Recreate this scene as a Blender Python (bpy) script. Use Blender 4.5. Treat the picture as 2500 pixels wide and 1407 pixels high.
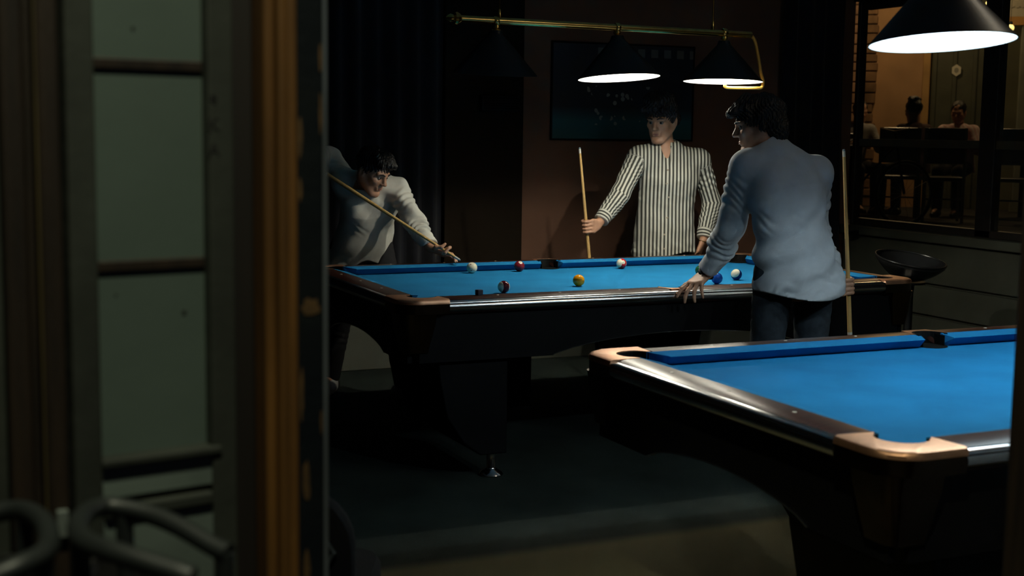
import bpy, math, random
import numpy as np
from mathutils import Vector, Matrix

random.seed(7)
for o in list(bpy.data.objects):
    bpy.data.objects.remove(o)
scene = bpy.context.scene
COL = scene.collection
R = math.radians

# ------------------------------------------------------------------ camera
CAM_POS = Vector((-3.2321, -5.9343, 1.5094))
YAW, PITCH, ROLL = 0.42932, -0.11701, 0.01355
fw = Vector((math.sin(YAW) * math.cos(PITCH), math.cos(YAW) * math.cos(PITCH), math.sin(PITCH)))
rg0 = Vector((math.cos(YAW), -math.sin(YAW), 0))
up0 = rg0.cross(fw)
rg = math.cos(ROLL) * rg0 + math.sin(ROLL) * up0
up = -math.sin(ROLL) * rg0 + math.cos(ROLL) * up0
cam_d = bpy.data.cameras.new('camera')
cam = bpy.data.objects.new('camera', cam_d)
COL.objects.link(cam)
m = Matrix((rg, up, -fw)).transposed().to_4x4()
m.translation = CAM_POS
cam.matrix_world = m
cam_d.sensor_fit = 'HORIZONTAL'
cam_d.sensor_width = 36
cam_d.lens = 3268.18 / 2500 * 36
cam_d.clip_start = .05
cam_d.clip_end = 200
cam_d.dof.use_dof = True
cam_d.dof.focus_distance = 6.4
cam_d.dof.aperture_fstop = 4.0
scene.camera = cam

# ------------------------------------------------------------------ world, street light, exposure
world = bpy.data.worlds.new('night')
scene.world = world
world.use_nodes = True
bg = world.node_tree.nodes['Background']
bg.inputs[0].default_value = (.55, .75, 1.0, 1)
bg.inputs[1].default_value = .0012
vs = scene.view_settings
vs.view_transform = 'Standard'
vs.look = 'None'
vs.exposure = 0
vs.gamma = 1
vs.use_curve_mapping = False


def light(name, kind, loc, power, color, size=.05, parent=None, rot=None):
    d = bpy.data.lights.new(name, kind)
    d.energy = power
    d.color = color
    if kind == 'AREA':
        d.shape = 'DISK'
        d.size = size
    else:
        d.shadow_soft_size = size
    o = bpy.data.objects.new(name, d)
    COL.objects.link(o)
    o.location = loc
    if rot: o.rotation_euler = rot
    if parent: o.parent = parent
    return o


light('street_lamp_light', 'POINT', (-3.05, -5.40, 4.05), 250, (1.0, 1.0, .70), .10)
light('blue_neon_light', 'AREA', (-1.2, -7.6, 2.3), .6, (.12, .12, 1.0), .35, rot=(R(74), 0, 0))

light('hall_fill_light', 'POINT', (.9, -3.1, 3.05), 7, (1.0, .88, .68), .12)   # added unseen fill from overhead, lifts the dark upper wall

# ------------------------------------------------------------------ materials
MATS = {}


def M(name, col=(.5, .5, .5), rough=.6, metal=0, var=.0, scale=8, bump=0, bscale=60, stretch=None,
      coat=0, spec=.5, emit=None, estr=0, col2=None, sheen=0):
    if name in MATS: return MATS[name]
    mt = bpy.data.materials.new(name)
    mt.use_nodes = True
    nt = mt.node_tree
    b = nt.nodes['Principled BSDF']
    b.inputs['Base Color'].default_value = (*col, 1)
    b.inputs['Roughness'].default_value = rough
    b.inputs['Metallic'].default_value = metal
    b.inputs['Specular IOR Level'].default_value = spec
    if coat:
        b.inputs['Coat Weight'].default_value = coat
        b.inputs['Coat Roughness'].default_value = .22
    if sheen:
        b.inputs['Sheen Weight'].default_value = sheen
    if emit:
        b.inputs['Emission Color'].default_value = (*emit, 1)
        b.inputs['Emission Strength'].default_value = estr
    tc = nt.nodes.new('ShaderNodeTexCoord')
    src = tc.outputs['Object']
    if stretch:
        mp = nt.nodes.new('ShaderNodeMapping')
        mp.inputs['Scale'].default_value = stretch
        nt.links.new(src, mp.inputs['Vector'])
        src = mp.outputs['Vector']
    if var or col2:
        n = nt.nodes.new('ShaderNodeTexNoise')
        n.inputs['Scale'].default_value = scale
        n.inputs['Detail'].default_value = 6
        nt.links.new(src, n.inputs['Vector'])
        r = nt.nodes.new('ShaderNodeValToRGB')
        r.color_ramp.elements[0].position = .32
        r.color_ramp.elements[1].position = .68
        c2 = col2 or tuple(min(1, c * (1 + var)) for c in col)
        c1 = col if col2 else tuple(c * (1 - var) for c in col)
        r.color_ramp.elements[0].color = (*c1, 1)
        r.color_ramp.elements[1].color = (*c2, 1)
        nt.links.new(n.outputs['Fac'], r.inputs['Fac'])
        nt.links.new(r.outputs['Color'], b.inputs['Base Color'])
    if bump:
        n2 = nt.nodes.new('ShaderNodeTexNoise')
        n2.inputs['Scale'].default_value = bscale
        n2.inputs['Detail'].default_value = 4
        nt.links.new(src, n2.inputs['Vector'])
        bp = nt.nodes.new('ShaderNodeBump')
        bp.inputs['Strength'].default_value = bump
        bp.inputs['Distance'].default_value = .01
        nt.links.new(n2.outputs['Fac'], bp.inputs['Height'])
        nt.links.new(bp.outputs['Normal'], b.inputs['Normal'])
    MATS[name] = mt
    return mt


cloth = M('blue_cloth', (.011, .152, .345), .95, var=.10, scale=5, bump=.08, bscale=420, spec=.08)
mahog = M('mahogany', (.040, .014, .010), .34, var=.45, scale=9, stretch=(1, 9, 9), coat=.08, spec=.22)
alum = M('brushed_aluminium', (.72, .72, .74), .20, 1, var=.06, scale=30, stretch=(1, 40, 40))
copper = M('copper_casting', (.74, .40, .24), .46, 1, var=.14, scale=18, bump=.05, bscale=60)
bronze = M('dark_bronze', (.065, .045, .030), .24, 1, var=.2, scale=12)
black_lam = M('black_laminate', (.003, .003, .0035), .5, var=.2, scale=6, spec=.15)
black_rub = M('black_rubber', (.004, .004, .004), .8, spec=.1)
chrome = M('chrome', (.75, .72, .70), .15, 1, var=.04, scale=30)
brass = M('brass', (.72, .50, .16), .24, 1, var=.12, scale=25)
shade_blk = M('black_shade_enamel', (.006, .008, .010), .38, var=.1, scale=10)
shade_wht = M('white_shade_enamel', (.86, .88, .88), .5, var=.02, scale=6)
carpet = M('carpet', (.021, .028, .024), .97, var=.3, scale=2.2, bump=.35, bscale=260, spec=.1)
# street light falling in by the door, painted olive into the dark green carpet
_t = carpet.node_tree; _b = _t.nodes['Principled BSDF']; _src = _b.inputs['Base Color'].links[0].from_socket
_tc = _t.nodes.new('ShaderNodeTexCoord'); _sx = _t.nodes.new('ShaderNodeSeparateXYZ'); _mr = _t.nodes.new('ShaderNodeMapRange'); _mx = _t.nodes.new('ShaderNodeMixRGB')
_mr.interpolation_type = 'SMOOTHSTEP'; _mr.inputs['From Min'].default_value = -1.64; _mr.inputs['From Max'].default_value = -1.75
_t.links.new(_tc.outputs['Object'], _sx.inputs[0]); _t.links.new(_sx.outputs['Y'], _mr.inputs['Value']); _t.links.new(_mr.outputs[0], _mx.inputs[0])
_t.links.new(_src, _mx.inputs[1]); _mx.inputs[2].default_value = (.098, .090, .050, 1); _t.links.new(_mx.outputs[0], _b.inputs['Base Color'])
wall_brown = M('brown_wall_paint', (.185, .092, .056), .85, var=.14, scale=1.6, bump=.06, bscale=50)
wall_dark = M('dark_wall_paint', (.014, .010, .0065), .9, spec=.08, var=.14, scale=1.6, bump=.06, bscale=50)
wall_grey = M('grey_skirting', (.085, .092, .072), .7, var=.1, scale=3)
panel_green = M('green_grey_panel', (.060, .066, .048), .6, var=.2, scale=3)
curtain_m = M('navy_curtain', (.006, .007, .012), .95, var=.2, scale=4, sheen=.1)
ceil_m = M('ceiling_paint', (.80, .74, .66), .9, var=.1, scale=2)
dwood = M('dark_brown_wood', (.014, .008, .004), .55, var=.45, scale=5, stretch=(9, 9, .8), bump=.15, bscale=40)
owood = M('ochre_wood', (.105, .045, .007), .55, var=.35, scale=4, stretch=(10, 10, .7), bump=.15, bscale=40)
gstile = M('grey_green_paint', (.024, .028, .022), .6, var=.3, scale=6, bump=.1, bscale=30)
worn = M('worn_blue_black_paint', (.003, .005, .008), .6, scale=7, col2=(.006, .008, .009), spec=.12, bump=.2, bscale=25)
peel = M('peeled_ochre_wood', (.07, .035, .007), .7, var=.4, scale=30)
frost = M('frosted_glass', (.072, .100, .086), .55, var=.10, scale=3.0, bump=.05, bscale=20)
dirt_m = M('dark_grime', (.006, .006, .006), .9)
tube_m = M('dark_tube', (.010, .013, .013), .5, var=.15, scale=20)
weave_m = M('dark_weave', (.006, .006, .006), .8, var=.4, scale=60, bump=.3, bscale=150)
skin = M('skin', (.50, .27, .17), .52, var=.10, scale=22, bump=.05, bscale=220)
hair_m = M('black_hair', (.010, .008, .007), .45, var=.5, scale=60, stretch=(1, 1, .25), bump=.5, bscale=170)
eye_w = M('eye_white', (.22, .20, .18), .4)
iris_m = M('dark_iris', (.015, .010, .008), .2)
lip_m = M('lip', (.36, .15, .12), .5)
shirt_w = M('white_cotton', (.62, .62, .56), .85, var=.06, scale=20, bump=.12, bscale=380)
shirt_b = M('pale_blue_cotton', (.50, .55, .60), .85, var=.05, scale=20, bump=.14, bscale=420)
denim = M('dark_denim', (.022, .030, .040), .9, var=.3, scale=30, bump=.2, bscale=420)
blk_cloth = M('black_trouser_cloth', (.007, .007, .009), .9, var=.2, scale=20)
shoe_w = M('white_shoe', (.42, .42, .40), .5, var=.1, scale=15)
shoe_b = M('black_shoe', (.012, .012, .012), .4)
maple = M('maple_cue', (.62, .40, .15), .35, var=.12, scale=14, stretch=(8, 8, 1))
cue_red = M('dark_red_cue_butt', (.20, .035, .015), .3, var=.3, scale=14)
cue_blk = M('black_cue_butt', (.015, .012, .010), .3)
cue_tipm = M('blue_cue_tip', (.18, .24, .28), .8)
ferr = M('white_ferrule', (.7, .68, .6), .4)
chalk_m = M('chalk_paper', (.045, .05, .075), .8, var=.2, scale=60)
chalk_t = M('chalk_top', (.05, .12, .25), .95)
blk_vinyl = M('black_vinyl', (.016, .017, .018), .30, var=.2, scale=10)
blk_fab = M('black_upholstery', (.003, .0035, .005), .9, spec=.1, var=.2, scale=20)
blu_fab = M('slate_blue_trim', (.012, .018, .024), .85)
white_box = M('white_plastic', (.12, .14, .13), .5, var=.1, scale=10)
pale_cloth = M('pale_cloth', (.07, .072, .055), .9, var=.2, scale=14, bump=.2, bscale=80)
street_m = M('street_paving', (.03, .03, .028), .9, var=.3, scale=4)
plaster_m = M('facade_plaster', (.10, .10, .09), .9, var=.2, scale=4)


def tag(o, label=None, cat=None, group=None, kind=None):
    if label: o['label'] = label
    if cat: o['category'] = cat
    if group: o['group'] = group
    if kind: o['kind'] = kind
    return o


def empty(name, loc=(0, 0, 0), rz=0, parent=None):
    o = bpy.data.objects.new(name, None)
    COL.objects.link(o)
    o.location = loc
    o.rotation_euler = (0, 0, rz)
    o.empty_display_size = .1
    if parent: o.parent = parent
    return o


def copy_tree(o, parent=None):
    c = o.copy()
    COL.objects.link(c)
    c.parent = parent
    for ch in list(o.children): copy_tree(ch, c)
    return c


class MB:
    """collects shapes, then links them as one mesh object"""

    def __init__(s):
        s.v = []; s.f = []; s.fm = []; s.mi = 0

    def add(s, v, f):
        n = len(s.v)
        s.v += [tuple(x) for x in v]
        s.f += [tuple(n + i for i in q) for q in f]
        s.fm += [s.mi] * len(f)
        return s

    def box(s, x0, x1, y0, y1, z0, z1):
        v = [(x0, y0, z0), (x1, y0, z0), (x1, y1, z0), (x0, y1, z0), (x0, y0, z1), (x1, y0, z1), (x1, y1, z1), (x0, y1, z1)]
        return s.add(v, [(0, 3, 2, 1), (4, 5, 6, 7), (0, 1, 5, 4), (1, 2, 6, 5), (2, 3, 7, 6), (3, 0, 4, 7)])

    def loft(s, rings, cap=True, closed=True):
        """rings: list of equal-length point loops"""
        n = len(rings[0]); k = len(rings)
        v = [p for r in rings for p in r]
        f = []
        for i in range(k - 1):
            for j in range(n if closed else n - 1):
                a = i * n + j; b = i * n + (j + 1) % n
                f.append((a, b, b + n, a + n))
        if cap:
            f.append(tuple(range(n - 1, -1, -1)))
            f.append(tuple((k - 1) * n + j for j in range(n)))
        return s.add(v, f)

    def prism(s, poly, z0, z1):
        return s.loft([[(x, y, z0) for x, y in poly], [(x, y, z1) for x, y in poly]])

    def lathe(s, prof, n=32, c=(0, 0, 0), cap=True):
        rings = [[(c[0] + r * math.cos(2 * math.pi * j / n), c[1] + r * math.sin(2 * math.pi * j / n), c[2] + z) for j in range(n)] for r, z in prof]
        return s.loft(rings, cap)

    def tube(s, path, rad, n=12, cap=True):
        P = [Vector(p) for p in path]
        rad = rad if isinstance(rad, (list, tuple)) else [rad] * len(P)
        rings = []
        t0 = (P[1] - P[0]).normalized()
        a = t0.orthogonal().normalized()
        for i, p in enumerate(P):
            t = (P[min(i + 1, len(P) - 1)] - P[max(i - 1, 0)]).normalized()
            a = (a - t * a.dot(t)).normalized()
            b = t.cross(a)
            rings.append([tuple(p + (a * math.cos(2 * math.pi * j / n) + b * math.sin(2 * math.pi * j / n)) * rad[i]) for j in range(n)])
        return s.loft(rings, cap)

    def build(s, name, mat, parent=None, smooth=False, bevel=0, loc=None, segs=2):
        me = bpy.data.meshes.new(name)
        me.from_pydata(s.v, [], s.f)
        ms = mat if isinstance(mat, (list, tuple)) else [mat]
        for q in ms: me.materials.append(q)
        if len(ms) > 1: me.polygons.foreach_set('material_index', s.fm)
        import bmesh
        bm = bmesh.new(); bm.from_mesh(me)
        bmesh.ops.recalc_face_normals(bm, faces=bm.faces)
        bm.to_mesh(me); bm.free()
        if smooth:
            me.polygons.foreach_set('use_smooth', [True] * len(me.polygons))
            me.set_sharp_from_angle(angle=R(38))
        me.update()
        o = bpy.data.objects.new(name, me)
        COL.objects.link(o)
        if parent: o.parent = parent
        if loc: o.location = loc
        if bevel:
            b = o.modifiers.new('bevel', 'BEVEL')
            b.width = bevel; b.segments = segs; b.limit_method = 'ANGLE'; b.angle_limit = R(35)
        return o


def box(name, x0, x1, y0, y1, z0, z1, mat, parent=None, bevel=0):
    return MB().box(x0, x1, y0, y1, z0, z1).build(name, mat, parent, bevel=bevel)


def spline(pts, n=8):
    """Catmull-Rom through points"""
    P = [Vector(p) for p in pts]
    P = [P[0] * 2 - P[1]] + P + [P[-1] * 2 - P[-2]]
    out = []
    for i in range(1, len(P) - 2):
        for k in range(n):
            t = k / n
            out.append(.5 * ((2 * P[i]) + (-P[i - 1] + P[i + 1]) * t + (2 * P[i - 1] - 5 * P[i] + 4 * P[i + 1] - P[i + 2]) * t * t + (-P[i - 1] + 3 * P[i] - 3 * P[i + 1] + P[i + 2]) * t ** 3))
    out.append(P[-2])
    return [tuple(p) for p in out]


# ================================================================== the hall
WY = 2.02          # back wall face
WX = 3.10          # right wall face
FY = -4.20         # street facade
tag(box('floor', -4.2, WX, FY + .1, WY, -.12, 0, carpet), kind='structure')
tag(box('ceiling', -4.2, WX + .2, FY - .05, WY + .2, 3.2, 3.3, ceil_m), kind='structure')
wb = empty('wall_back'); tag(wb, kind='structure')
box('plaster', -4.2, WX + .02, WY, WY + .2, .40, 3.2, wall_brown, wb)
box('base_band', -4.2, WX + .02, WY - .015, WY + .2, 0, .40, wall_grey, wb, .004)
wp = empty('wall_pillar'); tag(wp, kind='structure')
box('pillar_face', -.12, .42, 1.90, WY, 0, 3.2, wall_dark, wp, .006)
tag(box('wall_left', -4.4, -4.2, FY - .05, WY + .2, 0, 3.2, wall_dark), kind='structure')

# right wall with a big window over a panelled parapet
wr = empty('wall_right'); tag(wr, kind='structure')
box('pier', WX, WX + .2, -4.2, .14, .86, 3.2, wall_dark, wr)
box('header', WX, WX + .2, .14, WY, 2.47, 3.2, wall_dark, wr)
box('parapet', WX + .02, WX + .2, -4.2, WY, 0, .80, panel_green, wr)
for z0, z1 in ((.02, .285), (.305, .50), (.52, .79)):
    box('panel_board', WX - .012, WX + .02, -4.2, WY, z0, z1, panel_green, wr, .004)
box('sill', WX - .06, WX + .2, -4.2, WY, .80, .86, panel_green, wr, .006)
win = empty('window_1'); tag(win, kind='structure')
fr = M('dark_window_frame', (.018, .015, .012), .5, var=.2, scale=8)
box('mullion', WX + .04, WX + .11, .61, .75, .86, 2.47, fr, win, .006)
box('frame_post', WX + .04, WX + .11, .14, .20, .86, 2.47, fr, win, .006)
box('frame_post', WX + .04, WX + .11, 1.985, WY, .86, 2.47, fr, win, .006)
railm = M('olive_rail_paint', (.085, .065, .035), .6, var=.2, scale=8)
box('cross_rail', WX + .05, WX + .10, .75, 1.96, 1.432, 1.486, railm, win, .004)
box('cross_rail', WX + .05, WX + .10, .20, .61, 1.432, 1.486, railm, win, .004)
box('frame_head', WX + .04, WX + .11, .20, 1.96, 2.41, 2.47, fr, win, .004)
box('frame_sill', WX + .04, WX + .11, .20, 1.96, .86, .91, fr, win, .004)
glass = bpy.data.materials.new('window_glass'); glass.use_nodes = True
nt = glass.node_tree; nt.nodes.clear()
gt = nt.nodes.new('ShaderNodeBsdfTransparent'); gt.inputs[0].default_value = (.86, .86, .80, 1)
gg = nt.nodes.new('ShaderNodeBsdfGlossy'); gg.inputs['Roughness'].default_value = .04
gd = nt.nodes.new('ShaderNodeBsdfDiffuse'); gd.inputs[0].default_value = (.30, .28, .22, 1)
gn = nt.nodes.new('ShaderNodeTexNoise'); gn.inputs['Scale'].default_value = 3
gr = nt.nodes.new('ShaderNodeMapRange'); gr.inputs['To Min'].default_value = .03; gr.inputs['To Max'].default_value = .10
lf = nt.nodes.new('ShaderNodeLayerWeight'); lf.inputs['Blend'].default_value = .5
lw = nt.nodes.new('ShaderNodeMath'); lw.operation = 'POWER'; lw.inputs[1].default_value = 5; nt.links.new(lf.outputs['Facing'], lw.inputs[0])
m1 = nt.nodes.new('ShaderNodeMixShader'); m2 = nt.nodes.new('ShaderNodeMixShader'); og = nt.nodes.new('ShaderNodeOutputMaterial')
nt.links.new(lw.outputs[0], m1.inputs[0]); nt.links.new(gt.outputs[0], m1.inputs[1]); nt.links.new(gg.outputs[0], m1.inputs[2])
nt.links.new(gn.outputs['Fac'], gr.inputs['Value']); nt.links.new(gr.outputs[0], m2.inputs[0])
nt.links.new(m1.outputs[0], m2.inputs[1]); nt.links.new(gd.outputs[0], m2.inputs[2]); nt.links.new(m2.outputs[0], og.inputs[0])
for y0, y1 in ((.75, 1.96), (.20, .61)):
    for z0, z1 in ((.91, 1.432), (1.486, 2.41)):
        box('pane', WX + .072, WX + .076, y0, y1, z0, z1, glass, win)


# curtains
def curtain(name, x0, x1, y, z0, z1, label, flare=0):
    mb = MB(); n = max(40, int((x1 - x0) * 90)); rows = 12
    fr_, bk = [], []
    for th in (0, .008):
        for i in range(rows + 1):
            t = i / rows; z = z1 + (z0 - z1) * t
            ring = []
            for j in range(n + 1):
                s = j / n
                x = x0 + (x1 + flare * max(0, t - .35) - x0) * s
                d = .030 * (.6 + .4 * t) * math.sin(s * (x1 - x0) * 52 + .6 * math.sin(t * 3 + s * 9)) + .010 * math.sin(s * 31 + t * 2)
                ring.append((x, y + d + th, z))
            (fr_ if th == 0 else bk).append(ring)
    mb.loft(fr_, cap=False, closed=False); mb.loft(bk, cap=False, closed=False)
    o = mb.build(name, curtain_m, smooth=True)
    return tag(o, label, 'curtain', 'black floor-length curtains')


curtain('curtain', -2.6, -.13, 1.90, .43, 3.15, 'wide navy-black curtain behind the bending player')
curtain('curtain', 2.44, 2.97, 1.93, .03, 3.15, 'black curtain between the brown wall and the window', .10)
tag(MB().box(2.96, 3.09, 1.78, 1.83, .80, .83).box(3.06, 3.09, 1.80, 1.82, .83, .86).box(3.05, 3.09, 1.80, 2.02, .80, .82).build('curtain_hook', black_lam, bevel=.004),
    'small dark tieback bracket at the lower edge of the curtain by the window', 'bracket')

# picture on the back wall (flat print, generic)
pm = bpy.data.materials.new('picture_print'); pm.use_nodes = True
nt = pm.node_tree; pb = nt.nodes['Principled BSDF']; pb.inputs['Roughness'].default_value = .5
tc = nt.nodes.new('ShaderNodeTexCoord'); sx = nt.nodes.new('ShaderNodeSeparateXYZ')
nt.links.new(tc.outputs['Object'], sx.inputs[0])
rz = nt.nodes.new('ShaderNodeValToRGB'); mr = nt.nodes.new('ShaderNodeMapRange')
mr.inputs['From Min'].default_value = -.32; mr.inputs['From Max'].default_value = .32
nt.links.new(sx.outputs['Z'], mr.inputs['Value']); nt.links.new(mr.outputs[0], rz.inputs['Fac'])
cr = rz.color_ramp; cr.elements[0].position = 0; cr.elements[0].color = (.012, .085, .095, 1)
cr.elements[1].position = .34; cr.elements[1].color = (.014, .022, .034, 1)
e2 = cr.elements.new(.2); e2.color = (.018, .12, .14, 1)
vo = nt.nodes.new('ShaderNodeTexVoronoi'); vo.inputs['Scale'].default_value = 22
vn = nt.nodes.new('ShaderNodeTexNoise'); vn.inputs['Scale'].default_value = 9
nt.links.new(tc.outputs['Object'], vo.inputs['Vector']); nt.links.new(tc.outputs['Object'], vn.inputs['Vector'])
def _math(op, a, b=None, c=None):
    n = nt.nodes.new('ShaderNodeMath'); n.operation = op
    for i, q in enumerate((a, b, c)):
        if q is None: continue
        if isinstance(q, (int, float)): n.inputs[i].default_value = q
        else: nt.links.new(q, n.inputs[i])
    return n.outputs[0]
blot = _math('LESS_THAN', vo.outputs['Distance'], .34)
band = _math('MULTIPLY', _math('LESS_THAN', _math('ABSOLUTE', _math('ADD', sx.outputs['Z'], .09)), .13), _math('LESS_THAN', _math('ABSOLUTE', _math('ADD', sx.outputs['X'], -.02)), .30))
blot = _math('MULTIPLY', _math('MULTIPLY', blot, band), _math('GREATER_THAN', vn.outputs['Fac'], .53))
tops = _math('MULTIPLY', _math('GREATER_THAN', sx.outputs['Z'], .235), _math('LESS_THAN', sx.outputs['Z'], .29))
tops = _math('MULTIPLY', tops, _math('MULTIPLY', _math('GREATER_THAN', _math('SINE', _math('MULTIPLY', sx.outputs['X'], 62)), -.1), _math('GREATER_THAN', sx.outputs['X'], -.24)))
mx = nt.nodes.new('ShaderNodeMixRGB'); mx.inputs[2].default_value = (.30, .30, .26, 1)
nt.links.new(_math('MAXIMUM', blot, _math('MULTIPLY', tops, .45)), mx.inputs[0]); nt.links.new(rz.outputs[0], mx.inputs[1])
nt.links.new(mx.outputs[0], pb.inputs['Base Color'])
pic = empty('picture', (1.21, WY - .012, 1.775)); tag(pic, 'large dark picture with a teal lower band hung on the brown wall', 'picture')
MB().box(-.535, .535, -.004, .010, -.312, .312).build('print', pm, pic, bevel=.002)
for a in ((-.545, .545, -.010, .011, .312, .322), (-.545, .545, -.010, .011, -.322, -.312), (-.545, -.535, -.010, .011, -.312, .312), (.535, .545, -.010, .011, -.312, .312)):
    MB().box(*a).build('frame_strip', black_lam, pic, bevel=.002)
bx = empty('wall_box', (.24, 1.899, 1.68)); tag(bx, 'small black box mounted on the dark pillar', 'box')
MB().box(-.135, .135, -.05, 0, -.05, .05).build('housing', black_lam, bx, bevel=.008)
for i in range(5): MB().box(-.12, .12, -.054, -.05, -.036 + i * .016, -.028 + i * .016).build('slat', black_rub, bx)

# ================================================================== pool tables
HL, HW = 1.2, .6           # half of the playing surface
OX, OY = 1.366, .766       # outer half size
BED, TOP = .760, .804
CAST = .2157


def arc(cx, cy, r, a0, a1, n):
    return [(cx + r * math.cos(R(a0 + (a1 - a0) * i / n)), cy + r * math.sin(R(a0 + (a1 - a0) * i / n))) for i in range(n + 1)]


def sweep_bar(prof, p0, p1, out, m0=0, m1=0, zf=None):
    """loft a profile [(outward, z, endshift0, endshift1)] between p0 and p1; out = outward unit (x, y)"""
    d = (Vector(p1) - Vector(p0)).normalized()
    r0, r1 = [], []
    for q in prof:
        o_, z = q[0], q[1]
        s0 = q[2] if len(q) > 2 else 0; s1 = q[3] if len(q) > 3 else 0
        a = Vector(p0) + d * s0; b = Vector(p1) - d * s1
        r0.append((a.x + out[0] * o_, a.y + out[1] * o_, z)); r1.append((b.x + out[0] * o_, b.y + out[1] * o_, z))
    return MB().loft([r0, r1])


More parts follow.
